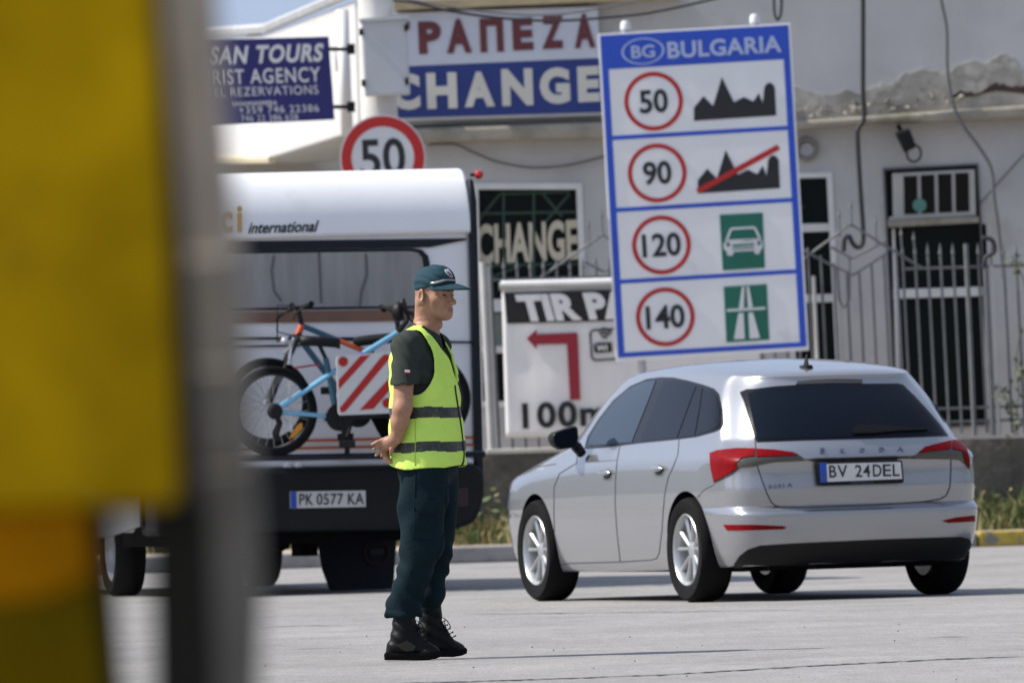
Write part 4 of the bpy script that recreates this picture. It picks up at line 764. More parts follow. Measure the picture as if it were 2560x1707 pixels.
def decal(name, poly, off, m, parent, step=5.0, bvh=None, mirror=False, cast=None, skirt=.006, alsom=None):
    """a skin patch lying on a body: its outline read from the photo, dropped on the surface, given thickness"""
    poly = [Vector(p) for p in poly]; out = []
    for a, c in zip(poly, poly[1:] + poly[:1]):
        n = max(1, int((c - a).length / step)); out += [a.lerp(c, i / n) for i in range(n)]
    nb = len(out); xs = [p.x for p in out]; ys = [p.y for p in out]
    def inside(x, y):
        r = False
        for i in range(nb):
            a, c = out[i], out[i - 1]
            if (a.y > y) != (c.y > y) and x < (c.x - a.x) * (y - a.y) / (c.y - a.y) + a.x: r = not r
        return r
    pts = list(out)
    for y in np.arange(min(ys) + step * .5, max(ys), step):
        for x in np.arange(min(xs) + step * .5, max(xs), step):
            if inside(x, y) and min((Vector((x, y)) - q).length_squared for q in out) > (step * .45) ** 2: pts.append(Vector((x, y)))
    v, e, f, *_ = delaunay_2d_cdt(pts, [(i, (i + 1) % nb) for i in range(nb)], [], 1, 1e-6)
    f = [t for t in f if inside(*(sum((v[i] for i in t), Vector((0, 0))) / len(t)))]
    H = [(cast or (lambda x, y: cray(x, y, bvh, parent if parent in (car,) else None)))(p.x, p.y) for p in v]
    f = [t for t in f if all(H[i] for i in t) and max((H[t[i]][0] - H[t[i - 1]][0]).length for i in range(len(t))) < .25]
    b = MB(); idx = {}; vs = []
    for t in f:
        for i in t:
            if i not in idx: idx[i] = len(vs); vs.append(H[i][0] + H[i][1] * off)
    fs = [tuple(idx[i] for i in t) for t in f]; lo = {i: len(vs) + k for k, i in enumerate(idx)}
    vs += [H[i][0] + H[i][1] * (off - skirt) for i in idx]; ec = {}
    for t in f:
        for i in range(len(t)): a, c = t[i], t[(i + 1) % len(t)]; ec[frozenset((a, c))] = ec.get(frozenset((a, c)), []) + [(a, c)]
    fs += [(idx[a], lo[a], lo[c], idx[c]) for k in ec.values() if len(k) == 1 for a, c in k]
    res = []
    for s_ in ((1, -1) if mirror else (1,)):
        b = MB(); b.add([(p[0], p[1] * s_, p[2]) for p in vs], fs); res.append(b.build(name, m, parent, world=False, smooth=50))
    return res[0]
def on(cropf, *pts): return [cropf(*p) for p in pts]
def seam(name, pts, m='seam', r=.0035, step=6, mirror=True, off=0.0):
    P = []
    for a, c in zip(pts, pts[1:]):
        n = max(1, int(math.hypot(c[0] - a[0], c[1] - a[1]) / step)); P += [(a[0] + (c[0] - a[0]) * i / n, a[1] + (c[1] - a[1]) * i / n) for i in range(n)]
    H = [h for h in (cray(*p) for p in P + [pts[-1]]) if h]
    for s_ in ((1, -1) if mirror else (1,)):
        b = MB(); b.tube([Vector((h[0].x + h[1].x * off, (h[0].y + h[1].y * off) * s_, h[0].z + h[1].z * off)) for h in H], r, 6); b.build(name, M[m], car, world=False)
# glass
decal('window_trim', on(A1, (478, 574), (498, 500), (560, 402), (650, 287), (750, 203), (850, 160), (930, 150), (1010, 152), (1100, 171), (1190, 196), (1250, 218), (1277, 248), (1298, 340), (1306, 420), (1293, 453), (1250, 474), (1140, 504), (1000, 521), (820, 539), (600, 566)), .003, M['gloss_black'], car, mirror=True)
decal('front_window', on(A1, (502, 556), (520, 495), (570, 412), (650, 305), (745, 219), (830, 182), (905, 170), (870, 265), (800, 440), (762, 534), (620, 548)), .006, M['clear_glass'], car, mirror=True)
decal('rear_window', on(A1, (815, 526), (852, 430), (905, 310), (952, 176), (1010, 168), (1085, 184), (1143, 204), (1100, 320), (1060, 430), (1030, 510)), .006, M['tinted_glass'], car, mirror=True)
decal('rear_window', on(A1, (1040, 508), (1070, 430), (1112, 320), (1152, 208), (1182, 215), (1162, 350), (1136, 496)), .006, M['tinted_glass'], car, mirror=True, step=4)
decal('quarter_window', on(A1, (1148, 493), (1166, 380), (1194, 222), (1243, 236), (1264, 268), (1284, 350), (1291, 420), (1276, 444), (1230, 466)), .006, M['tinted_glass'], car, mirror=True, step=4)
decal('rear_glass', on(A2, (214, 240), (252, 222), (300, 220), (420, 205), (545, 197), (760, 189), (940, 190), (1150, 188), (1180, 195), (1250, 262), (1330, 350), (1400, 430), (1448, 497), (1200, 507), (1000, 513), (600, 523), (314, 535), (290, 470), (262, 380), (240, 300)), .004, M['gloss_black'], car)
decal('rear_glass_pane', on(A2, (262, 248), (310, 236), (545, 208), (760, 200), (940, 200), (1140, 200), (1190, 228), (1290, 335), (1360, 415), (1418, 486), (1000, 500), (600, 510), (325, 520), (300, 440)), .0065, M['tinted_glass'], car)
decal('brake_light', on(A2, (555, 176), (640, 167), (760, 161), (938, 164), (940, 186), (760, 185), (545, 194)), .006, M['smoked_lens'], car, step=3)
def fcast(x, y): r = CB.ray_cast(Vector((6, x, y)), Vector((-1, 0, 0))); return (r[0], r[1]) if r[0] else None
decal('windscreen', [(-.68, 1.02), (.68, 1.02), (.52, 1.36), (.3, 1.385), (-.3, 1.385), (-.52, 1.36)], .004, M['tinted_glass'], car, step=.05, cast=fcast)
for s_ in (1, -1): decal('headlight', [(s_ * .45, .66), (s_ * .78, .70), (s_ * .80, .62), (s_ * .46, .58)], .006, M['clear_glass'], car, step=.03, cast=fcast)
decal('grille', [(-.42, .68), (.42, .68), (.38, .54), (-.38, .54)], .006, M['black_plastic'], car, step=.05, cast=fcast)
# rear lamps
def lamp(black, reds):
    o = decal('tail_light', on(A2, *black), .006, M['smoked_lens'], car, step=4)
    for r in reds: decal('red_lens', on(A2, *r), .012, M['tail_red'], car, step=3.5).parent = o
lamp([(36, 600), (80, 584), (200, 572), (310, 575), (420, 581), (525, 594), (552, 604), (602, 640), (560, 645), (420, 652), (316, 674), (302, 680), (216, 688), (150, 736), (62, 776), (44, 690)],
     ([(40, 606), (82, 588), (200, 576), (303, 578), (303, 622), (230, 632), (195, 660), (205, 686), (140, 730), (66, 768), (48, 690)], [(311, 580), (420, 585), (520, 598), (556, 616), (420, 622), (313, 626)]))
lamp([(1218, 632), (1268, 600), (1310, 562), (1400, 541), (1478, 522), (1530, 527), (1557, 570), (1576, 640), (1574, 694), (1550, 668), (1520, 642), (1460, 636)],
     ([(1270, 596), (1318, 565), (1400, 545), (1463, 530), (1463, 578), (1350, 592), (1290, 602)], [(1473, 527), (1526, 533), (1553, 570), (1570, 640), (1569, 686), (1546, 655), (1530, 592), (1473, 580)]))
for p in ([(116, 1024), (300, 1024), (470, 1032), (492, 1040), (472, 1050), (300, 1056), (140, 1058)], [(1410, 1001), (1500, 980), (1606, 969), (1607, 1004), (1450, 1013)]): decal('reflector', on(A2, *p), .005, M['tail_red'], car, step=4)
decal('rear_valance', on(A2, (165, 1305), (185, 1250), (215, 1205), (260, 1172), (330, 1150), (500, 1138), (700, 1128), (1100, 1110), (1530, 1096), (1570, 1106), (1592, 1150), (1592, 1200), (1570, 1260), (1565, 1330), (1150, 1340), (620, 1350), (330, 1360), (160, 1370)), .008, M['black_plastic'], car, step=6)
seam('tailgate_seam', on(A2, (300, 470), (306, 560), (312, 660), (340, 750), (372, 835), (398, 888), (420, 908), (445, 918), (600, 922), (1000, 909), (1300, 888), (1400, 872), (1438, 852), (1460, 800), (1466, 700), (1466, 640), (1462, 530)), mirror=False, r=.0045)
decal('handle_recess', on(A2, (600, 640), (700, 630), (1000, 622), (1220, 618), (1215, 630), (1000, 636), (690, 650)), .004, M['smoked_lens'], car, step=4)
decal('rear_wiper', on(A2, (878, 468), (893, 447), (940, 440), (1010, 440), (1150, 452), (1320, 462), (1322, 470), (1150, 476), (1000, 490), (885, 492)), .022, M['black_plastic'], car, step=4, skirt=.016)
# doors and sides
seam('door_seam', on(A1, (690, 548), (672, 640), (662, 760), (660, 900), (670, 1060), (690, 1242)))
seam('door_seam', on(A1, (1040, 512), (1032, 610), (1005, 680), (975, 745), (955, 840), (945, 950), (938, 1060), (922, 1190), (908, 1222), (880, 1232), (690, 1244), (310, 1254)))
seam('door_seam', on(A1, (440, 590), (430, 660), (330, 720), (298, 800), (296, 950), (302, 1100), (310, 1254)))
seam('fuel_flap', on(A1, (1150, 860), (1190, 815), (1250, 785)), r=.0025)
seam('fender_seam', on(A1, (140, 700), (200, 680), (310, 664)), r=.003)
def surf(px, py): return cray(px, py)
for x, y in ((612, 716), (920, 692)):
    h = cray(*A1(x, y)); h2 = cray(*A1(x + 42, y - 2)); t = (h2[0] - h[0]).normalized(); n = h[1]; u = n.cross(t).normalized()
    for s_ in (1, -1):
        b = MB(); rows = []
        for k in np.linspace(-1, 1, 11): r = math.sqrt(max(0, 1 - abs(k) ** 3.5)); rows.append([h[0] + t * (.095 * k) + u * (.018 * r * math.cos(q)) + n * (.022 + .018 * r * math.sin(q)) for q in np.linspace(0, 2 * math.pi, 12, endpoint=False)])
        b.grid([[Vector((p.x, p.y * s_, p.z)) for p in r] for r in rows], cu=True); b.build('door_handle', M['silver_paint'], car, world=False, smooth=True)
        b = MB(); rows = [[h[0] + t * (.06 * k) + u * (.03 * math.sqrt(1 - k * k * .98) * math.cos(q) - .008) + n * (.003 + .004 * math.sin(q)) for q in np.linspace(0, 2 * math.pi, 12, endpoint=False)] for k in np.linspace(-1, 1, 9)]
        b.grid([[Vector((p.x, p.y * s_, p.z)) for p in r] for r in rows], cu=True); b.build('handle_recess', M['seam'], car, world=False, smooth=True)
for s_ in (1, -1):
    b = MB(); q = [L(car, A1(*p), 0, 1.78) for p in ((284, 500), (300, 476), (360, 455), (425, 438), (438, 452), (441, 500), (438, 552), (420, 568), (335, 578), (305, 562), (288, 530))]; cq = sum(q, Vector()) / len(q)
    rows = [[Vector((1.78 + dx, (cq.y + (p.y - cq.y) * k) * s_, cq.z + (p.z - cq.z) * k)) for p in q] for dx, k in ((.0, .80), (-.012, .93), (.0, 1), (.05, 1), (.11, .86), (.15, .55), (.165, .1))]
    b.grid(rows, cu=True); b.add(rows[0], [tuple(range(len(q)))]); mo = b.build('wing_mirror', M['black_plastic'], car, world=False, smooth=50)
    b = MB(); b.prism([Vector((1.775, (cq.y + (p.y - cq.y) * .84) * s_, cq.z + (p.z - cq.z) * .82)) for p in q], (.004, 0, 0)); b.build('mirror_glass', M['tinted_glass'], mo, world=False)
    b = MB(); b.tube([Vector((1.85, (cq.y - .09) * s_, cq.z - .05)), Vector((1.80, .84 * s_, cq.z - .10))], [.035, .03], 8); b.build('mirror_stalk', M['black_plastic'], mo, world=False)
h = cray(*A2(604, 92))[0]; b = MB(); b.grid([[h + Vector((x + sl * z, y, z)) for x, y in ((-.07, 0), (-.04, w_), (.05, w_ * .8), (.07, 0), (.05, -w_ * .8), (-.04, -w_))] for z, w_, sl in ((-.01, .035, -.0), (.015, .025, -.3))], cu=True); b.grid([[h + Vector((x * f - .25 * z, y * f, z)) for x, y in ((-.06, 0), (0, .012), (.05, 0), (0, -.012))] for z, f in ((.0, 1), (.03, .7), (.06, .4), (.085, .12))], cu=True); b.build('roof_antenna', M['black_plastic'], car, world=False, smooth=True)
# plate
pp = lambda f, *q: [L(car, f(*p), 0, q_x) for p in q]
def cplate(name, pts, x, t, m, parent):
    b = MB(); b.prism([L(car, p, 0, x) for p in pts], (t, 0, 0)); return b.build(name, m, parent, world=False)
po = cplate('plate_holder', on(A2, (677, 662), (690, 655), (1168, 641), (1178, 650), (1187, 768), (1178, 777), (698, 793), (688, 785)), -.840, .06, M['black_plastic'], car)
cplate('number_plate', on(A2, (692, 664), (1168, 651), (1177, 752), (700, 771)), -.844, .004, M['plate_white'], po)
cplate('blue_band', on(A6, (975, 612), (1042, 610), (1052, 803), (988, 808)), -.8455, .0025, M['plate_blue'], po)
def ctext(b, txt, bl, br, tl, x, bold, t=.002): o_, x_, y_ = [L(car, A6(*p), 0, x) for p in (bl, br, tl)]; put_text(b, txt, o_, x_ - o_, y_ - o_, t=t, bold=bold)
b = MB()
for ch_, x0, x1 in (('B', 1068, 1138), ('V', 1150, 1246), ('2', 1322, 1390), ('4', 1400, 1470), ('D', 1496, 1580), ('E', 1594, 1674), ('L', 1690, 1755)):
    d_ = (x0 - 1068) * .022; d2 = (x1 - 1068) * .022; ctext(b, ch_, (x0 + 5, 758 - d_), (x1 + 5, 758 - d2), (x0, 640 - d_), -.8455, .01)
b.build('plate_characters', M['sign_black'], po, world=False)
b = MB(); ctext(b, 'RO', (992, 786), (1042, 784), (988, 740), -.848, .01); ctext(b, 'www.aktar.ro', (1285, 815), (1505, 808), (1284, 797), -.842, 0); b.build('plate_print', M['badge_chrome'], po, world=False)
def surf_text(name, items, m):
    for ch_, x0, x1, yb, yt in items:
        a, c, e = [cray(*A6(*p))[0] for p in ((x0, yb), (x1, yb), (x0, yt))]; b = MB(); put_text(b, ch_, a, c - a, e - a, t=.012, bold=.03); b.build(name, m, car, world=False)
surf_text('badge_letter', [('Š', 978, 1026, 526, 470), ('K', 1176, 1220, 520, 478), ('O', 1366, 1416, 514, 472), ('D', 1556, 1610, 508, 464), ('A', 1732, 1796, 502, 458)], M['badge_chrome'])
surf_text('model_badge_letter', [('S', 475, 510, 866, 830), ('C', 524, 556, 862, 826), ('A', 566, 605, 856, 818), ('L', 618, 642, 852, 816), ('A', 660, 708, 848, 810)], M['badge_chrome'])
for x, y in ((302, 980), (736, 965), (1207, 950)):
    h = cray(*A2(x, y)); b = MB(); b.lathe([(.0001, .001), (.011, .001), (.012, -.004)], h[0], h[1], 16); b.build('parking_sensor', M['silver_paint'], car, world=False)
b = MB(); b.box((1.35, 0, .24), (3.6, 1.35, .12)); b.box((-.35, 0, .25), (.5, 1.1, .12)); b.tube([(-.55, -.45, .22), (.3, -.45, .22)], .035, 10); b.build('underbody', M['underbody'], car, world=False)
for x in (0, WB):
    for s_ in (1, -1):
        c = Vector((x, s_ * .765, .316)); wo = wheel_tyre(car, c, .316, .205, .212, (0, s_, 0), shoulder=.022)
        ax = Vector((0, s_, 0)); b = MB()
        b.lathe([(.150, -.09), (.196, -.09), (.200, .05), (.212, .075), (.218, .088), (.212, .094), (.203, .086), (.192, .055), (.186, -.08)], c, ax, 56)
        b.lathe([(.0001, .062), (.030, .062), (.050, .055), (.060, .03), (.060, -.02)], c, ax, 28)
        for k in range(5):
            for dd in (-.24, .24):
                a0 = 2 * math.pi * k / 5 + .3 + dd * .6; a1 = 2 * math.pi * k / 5 + .3 + dd * 1.2
                E = lambda a: Vector((math.cos(a), 0, math.sin(a))); r0, r1 = E(a0) * .045, E(a1) * .198; tt = Vector((-math.sin(a1), 0, math.cos(a1)))
                sec = [[p + tt * w_ * g + ax * (h_ - dz) for g, dz in ((-1, .012), (-.35, .0), (.35, .0), (1, .012), (.7, .035), (-.7, .035))] for p, w_, h_ in ((c + r0, .012, .058), (c + r0.lerp(r1, .5), .0115, .064), (c + r1, .017, .070))]
                b.grid(sec, cu=True)
        b.build('rim', M['alloy'], wo, world=False, smooth=35)
        b = MB(); b.lathe([(.0001, -.03), (.14, -.03), (.14, -.045), (.0001, -.045)], c, ax, 36); b.build('brake_disc', M['galv'], wo, world=False)

# ================================================================ THE BORDER OFFICER
class Field:                                     # signed distance grid, meshed with surface nets
    def __init__(s, lo, hi, h): s.lo = np.array(lo, float); s.h = h; n = np.ceil((np.array(hi) - s.lo) / h).astype(int) + 1; s.n = n; s.D = np.full(n, 9.0, np.float32)
    def win(s, lo, hi):
        a = np.clip(np.floor((np.array(lo) - s.lo) / s.h).astype(int), 0, s.n); b = np.clip(np.ceil((np.array(hi) - s.lo) / s.h).astype(int) + 1, 0, s.n)
        ax = [s.lo[i] + s.h * np.arange(a[i], b[i]) for i in range(3)]; X, Y, Z = np.meshgrid(*ax, indexing='ij', sparse=True); return tuple(slice(a[i], b[i]) for i in range(3)), X, Y, Z
    def put(s, fn, lo, hi, k=.02, sub=False):
        m = k + 3 * s.h; sl, X, Y, Z = s.win(np.array(lo) - m, np.array(hi) + m)
        if 0 in s.D[sl].shape: return
        d = fn(X, Y, Z).astype(np.float32); o = s.D[sl]
        if sub: d = -d; hh = np.maximum(k - np.abs(o - d), 0) / max(k, 1e-6); s.D[sl] = np.maximum(o, d) + hh * hh * k * .25
        else: hh = np.maximum(k - np.abs(o - d), 0) / max(k, 1e-6); s.D[sl] = np.minimum(o, d) - hh * hh * k * .25
    def cone(s, a, b, ra, rb, k=.02, sub=False):
        a, b = np.array(a, float), np.array(b, float); ab = b - a; L2 = max(ab @ ab, 1e-9)
        def fn(X, Y, Z):
            t = np.clip(((X - a[0]) * ab[0] + (Y - a[1]) * ab[1] + (Z - a[2]) * ab[2]) / L2, 0, 1)
            return np.sqrt((X - a[0] - ab[0] * t) ** 2 + (Y - a[1] - ab[1] * t) ** 2 + (Z - a[2] - ab[2] * t) ** 2) - (ra + (rb - ra) * t)
        r = max(ra, rb); s.put(fn, np.minimum(a, b) - r, np.maximum(a, b) + r, k, sub)
    def ell(s, c, r, axes=None, k=.02, sub=False):
        c = np.array(c, float); r = np.array(r, float); A = np.eye(3) if axes is None else np.array(axes, float); R = float(max(r))
        def fn(X, Y, Z):
            q = [(X - c[0]) * A[i][0] + (Y - c[1]) * A[i][1] + (Z - c[2]) * A[i][2] for i in range(3)]
            k0 = np.sqrt(sum((q[i] / r[i]) ** 2 for i in range(3))); k1 = np.sqrt(sum((q[i] / r[i] ** 2) ** 2 for i in range(3))) + 1e-9
            return k0 * (k0 - 1) / k1
        s.put(fn, c - R, c + R, k, sub)
    def mesh(s):
        D = s.D; S_ = D < 0; n = np.array(D.shape) - 1
        cnt = np.zeros(n, np.int8)
        for dx in (0, 1):
            for dy in (0, 1):
                for dz in (0, 1): cnt += S_[dx:dx + n[0], dy:dy + n[1], dz:dz + n[2]]
        act = (cnt > 0) & (cnt < 8); I = np.argwhere(act); idx = np.full(n, -1, np.int32); idx[act] = np.arange(len(I))
        acc = np.zeros((len(I), 3)); w = np.zeros(len(I)); cs = [(a, b, c) for a in (0, 1) for b in (0, 1) for c in (0, 1)]
        for a in cs:
            for ax in range(3):
                if a[ax]: continue
                b = list(a); b[ax] = 1; da = D[I[:, 0] + a[0], I[:, 1] + a[1], I[:, 2] + a[2]]; db = D[I[:, 0] + b[0], I[:, 1] + b[1], I[:, 2] + b[2]]
                x = (da < 0) != (db < 0); t = np.where(x, da / np.where(x, da - db, 1), 0); p = np.tile(np.array(a, float), (len(I), 1)); p[:, ax] += t; acc += p * x[:, None]; w += x
        vs = s.lo + s.h * (I + acc / w[:, None]); F = []
        for ax in range(3):
            o = [0, 1, 2]; o.remove(ax); u, v = o; sl0 = [slice(1, -1)] * 3; sl0[ax] = slice(0, -1); sl1 = list(sl0); sl1[ax] = slice(1, None)
            A, B = S_[tuple(sl0)], S_[tuple(sl1)]; E = np.argwhere(A != B); base = E.copy(); base[:, u] += 1; base[:, v] += 1
            sg = A[E[:, 0], E[:, 1], E[:, 2]]
            q = []
            for du, dv in ((0, 0), (1, 0), (1, 1), (0, 1)): c = base.copy(); c[:, u] -= du; c[:, v] -= dv; q.append(idx[c[:, 0], c[:, 1], c[:, 2]])
            q = np.stack(q, 1); fl = sg if ax != 1 else ~sg; q[~fl] = q[~fl][:, ::-1]; F.append(q)
        F = np.concatenate(F); F = F[(F >= 0).all(1)]; return vs, F
def field_obj(fd, name, mats, parent, mi=None, smooth_it=3, lift=None):
    vs, F = fd.mesh()
    if smooth_it:                                # light Taubin smoothing
        E = np.concatenate([F[:, [0, 1]], F[:, [1, 2]], F[:, [2, 3]], F[:, [3, 0]]]); E = np.concatenate([E, E[:, ::-1]]); deg = np.bincount(E[:, 0], minlength=len(vs))[:, None]
        for it in range(smooth_it):
            for lam in (.5, -.52):
                ac = np.stack([np.bincount(E[:, 0], weights=vs[E[:, 1], i], minlength=len(vs)) for i in range(3)], 1) / np.maximum(deg, 1); vs = vs + lam * (ac - vs)
    me = bpy.data.meshes.new(name); me.from_pydata(vs.tolist(), [], F.tolist())
    for m in (mats if isinstance(mats, (list, tuple)) else [mats]): me.materials.append(m)
    if mi is not None: me.polygons.foreach_set('material_index', mi(vs[F].mean(1)).astype(np.int32))
    me.polygons.foreach_set('use_smooth', [True] * len(me.polygons)); me.update()
    o = bpy.data.objects.new(name, me); COL.objects.link(o); o.parent = parent; MX[o] = MX[parent]; return o
def bvh_of(o): bm = bmesh.new(); bm.from_mesh(o.data); t = BVHTree.FromBMesh(bm); bm.free(); return t
DMAN = 52.1
new('skin', (.39, .205, .128), .5, var=.22, vscale=26, spec=.4, bump=.08, bscale=160); new('lips', (.32, .125, .09), .5); new('hair_dark', (.022, .017, .014), .7); new('stubble_skin', (.30, .175, .125), .6, var=.15, vscale=60)
new('vest_yellow', (.61, .87, .155), .8, spec=.1, var=.08, vscale=8, bump=.30, bscale=14); new('vest_band', (.040, .045, .040), .5, .2, var=.55, vscale=34, stain=((.12, .20, .03), 60, .58, .1)); new('piping', (.012, .012, .013), .6)
new('shirt_green', (.036, .043, .038), .85, spec=.15, var=.14, vscale=12, bump=.15, bscale=70); new('trouser_teal', (.006, .0165, .0225), .9, spec=.12, var=.22, vscale=9, bump=.2, bscale=60); new('cap_teal', (.022, .055, .072), .85, spec=.15, var=.10, vscale=20, bump=.15, bscale=90); new('boot_black', (.0028, .0028, .003), .5, spec=.2, var=.25, vscale=20, bump=.2, bscale=60); new('sole_black', (.005, .005, .0055), .8, spec=.1)
mb_ = W(1060, 1645, DMAN); man = thing('person', 'man in yellow reflective vest, dark trousers and green cap standing with hands clasped behind', 'person', (mb_.x, DMAN, 0))
def P(px, py, yo=0.0): return np.array(W(px, py, DMAN + yo)) - np.array((mb_.x, DMAN, 0))
PSI = R_(13); fb = np.array((math.cos(PSI), -math.sin(PSI), 0)); rb = np.array((-math.sin(PSI), -math.cos(PSI), 0))
# torso profile: photo y -> left, right, half-width
PROF = [(800, 1040, 1086, .070), (815, 1026, 1090, .105), (826, 1008, 1094, .145), (840, 992, 1104, .178), (861, 979, 1118, .200), (890, 972, 1134, .208), (926, 971, 1145, .208), (961, 972, 1149, .206), (1011, 973, 1154, .206), (1069, 974, 1159, .212), (1104, 974, 1162, .218), (1140, 974, 1165, .224), (1180, 974, 1166, .228), (1215, 974, 1164, .228)]
_z = np.array([P(1068, r[0])[2] for r in PROF])[::-1]; _cx = np.array([(P(r[1], r[0])[0] + P(r[2], r[0])[0]) / 2 for r in PROF])[::-1]; _hx = np.array([(P(r[2], r[0])[0] - P(r[1], r[0])[0]) / 2 for r in PROF])[::-1]; _q = np.array([r[3] for r in PROF])[::-1]
def torso(X, Y, Z, inset=0.0):
    cx = np.interp(Z, _z, _cx); hx = np.interp(Z, _z, _hx) - inset; q = np.maximum(np.interp(Z, _z, _q) - inset, .03); p = np.sqrt(np.maximum(hx ** 2 - (q * math.sin(PSI)) ** 2, .0016)) / math.cos(PSI)
    u = (X - cx) * fb[0] + Y * fb[1]; v = (X - cx) * rb[0] + Y * rb[1]
    d = ((np.abs(u / p) ** 2.3 + np.abs(v / q) ** 2.3) ** (1 / 2.3) - 1) * np.minimum(p, q); top = Z - P(1060, 806)[2]
    return np.maximum(d, top), u, v
# ---- head frame
HC = P(1079, 727); PHI = R_(33); hf = np.array((math.cos(PHI), -math.sin(PHI), -.02)); hr = np.array((-math.sin(PHI), -math.cos(PHI), 0)); hu = np.array((.02, 0, 1.0)); HA = [hf, hr, hu]
def Hd(f, r, u): return HC + hf * f + hr * r + hu * u
bd = Field((-.30, -.42, .80), (.26, .42, 1.86), .0035)
bd.ell(Hd(.010, 0, .015), (.090, .071, .090), HA, .01); bd.ell(Hd(.030, 0, -.045), (.066, .058, .082), HA, .03)
for s_ in (1, -1):
    bd.cone(Hd(-.002, .050 * s_, -.070), Hd(.072, .016 * s_, -.112), .019, .018, .03); bd.ell(Hd(.055, .042 * s_, -.040), (.026, .024, .022), HA, .03)
    bd.cone(Hd(.079, .040 * s_, -.003), Hd(.092, .010 * s_, -.006), .011, .011, .016)
    bd.ell(Hd(.103, .033 * s_, -.021), (.014, .017, .0105), HA, .012, sub=True); bd.ell(Hd(.079, .033 * s_, -.021), (.012, .014, .012), HA, .006)
bd.ell(Hd(.083, 0, -.083), (.024, .031, .026), HA, .025); bd.ell(Hd(.081, 0, -.113), (.023, .024, .018), HA, .02)
bd.cone(Hd(.095, 0, -.014), Hd(.117, 0, -.052), .0085, .0115, .012); bd.ell(Hd(.120, 0, -.055), (.0125, .0125, .011), HA, .008)
for s_ in (1, -1):
    bd.ell(Hd(.108, .0125 * s_, -.059), (.010, .008, .008), HA, .006)
    bd.cone(Hd(.101, .022 * s_, -.060), Hd(.081, .043 * s_, -.100), .0050, .004, .012, sub=True); bd.cone(Hd(.066, .060 * s_, -.060), Hd(.060, .054 * s_, -.085), .004, .003, .014, sub=True)
    bd.cone(Hd(.074, .055 * s_, -.018), Hd(.060, .062 * s_, -.026), .0015, .001, .008, sub=True)
    # ears
    bd.ell(Hd(-.012, .074 * s_, -.026), (.020, .012, .036), [hf * .93 - hu * .25, hr * .88 - hf * .4 * s_, hu * .95 + hf * .2], .006); bd.ell(Hd(-.005, .088 * s_, -.022), (.012, .011, .022), HA, .005, sub=True); bd.ell(Hd(.000, .074 * s_, -.054), (.010, .008, .010), HA, .006)
bd.cone(Hd(.098, .014, -.0845), Hd(.098, -.014, -.0845), .0055, .0055, .006); bd.cone(Hd(.096, .012, -.0955), Hd(.096, -.012, -.0955), .0065, .0065, .006)
bd.cone(Hd(.103, .0, -.0898), Hd(.092, .026, -.0872), .0022, .0014, .005, sub=True); bd.cone(Hd(.103, .0, -.0898), Hd(.092, -.026, -.0872), .0022, .0014, .005, sub=True)
NB0 = P(1066, 856)
bd.cone(Hd(-.028, 0, -.055), NB0, .053, .058, .03)
for s_ in (1, -1): bd.cone(Hd(-.030, .052 * s_, -.058), NB0 + fb * .045 + rb * .018 * s_, .014, .011, .03)
bd.ell(Hd(.045, 0, -.128) - hu * .03, (.012, .012, .016), HA, .02)
bd.put(lambda X, Y, Z: np.maximum(torso(X, Y, Z, .045)[0], 1.0 - Z), (-.3, -.3, 1.0), (.3, .3, 1.6), .03)
# ---- arms and clasped hands
def arm(sh, el, wr, rs):
    bd.cone(sh, el, rs[0], rs[1], .03); bd.cone(el, el + (wr - el) * .45, rs[1] * .98, rs[2], .02); bd.cone(el + (wr - el) * .45, wr, rs[2], rs[3], .02)
SH, EL, WR = P(1014, 872, -.17), P(1006, 1020, -.235), P(991, 1094, -.190)
arm(SH, EL, WR, (.053, .0425, .039, .0265)); pass
SL, ELl, WL = P(1086, 872, .19), P(1020, 1022, .262), P(976, 1120, .10)
arm(SL, ELl, WL, (.053, .0425, .039, .0265))
def finger(pts, rs, k=.006):
    for a, c, r0, r1 in zip(pts, pts[1:], rs, rs[1:]): bd.cone(a, c, r0, r1, k)
HY = -.165
bd.cone(WR, P(972, 1106, HY), .0265, .027, .02); bd.cone(P(978, 1104, HY), P(956, 1104, HY), .022, .016, .02); bd.cone(P(978, 1110, HY), P(962, 1118, HY + .01), .022, .016, .02)
finger([P(957, 1100, HY - .005), P(943, 1105, HY - .012), P(930, 1111, HY - .006)], (.0098, .0085, .0070))
finger([P(957, 1107, HY + .002), P(945, 1116, HY - .006), P(934, 1123, HY + .004)], (.0098, .0085, .0070))
finger([P(960, 1113, HY + .010), P(952, 1128, HY + .002), P(940, 1138, HY + .012)], (.0098, .0085, .0070))
finger([P(965, 1118, HY + .022), P(960, 1132, HY + .016), P(953, 1140, HY + .028)], (.0088, .0075, .0062))
finger([P(984, 1108, HY - .012), P(979, 1122, HY - .022), P(977, 1136, HY - .012)], (.0130, .0100, .0080))
LY = -.03                                        # the other hand, held below
bd.cone(WL, P(972, 1134, LY), .0265, .025, .02); bd.cone(P(972, 1130, LY), P(966, 1140, LY - .06), .022, .017, .02)
for i, (dx, dy) in enumerate(((0, 0), (4, 6), (8, 11), (12, 15))): finger([P(966 + dx * .4, 1136 + dy * .8, LY - .06), P(960 + dx, 1140 + dy, LY - .095), P(966 + dx, 1142 + dy * .9, LY - .125)], (.0095, .0085, .0070))
finger([P(970, 1128, LY - .04), P(963, 1126, LY - .075), P(958, 1131, LY - .10)], (.012, .0095, .0075))
def skin_mi(c):
    q = c - HC; f, r, u = q @ hf, q @ hr, q @ hu; out = np.zeros(len(c)); out[(np.abs(u + .0898) < .0095) & (f > .088) & (np.abs(r) < .024 - np.abs(u + .09) * .6)] = 1
    out[(((u > -.030) & (u < .06) & (f < .035) & (f > -.2)) | ((u < -.02) & (u > -.055) & (f < -.035))) & (np.abs(r) < .0745)] = 2; return out
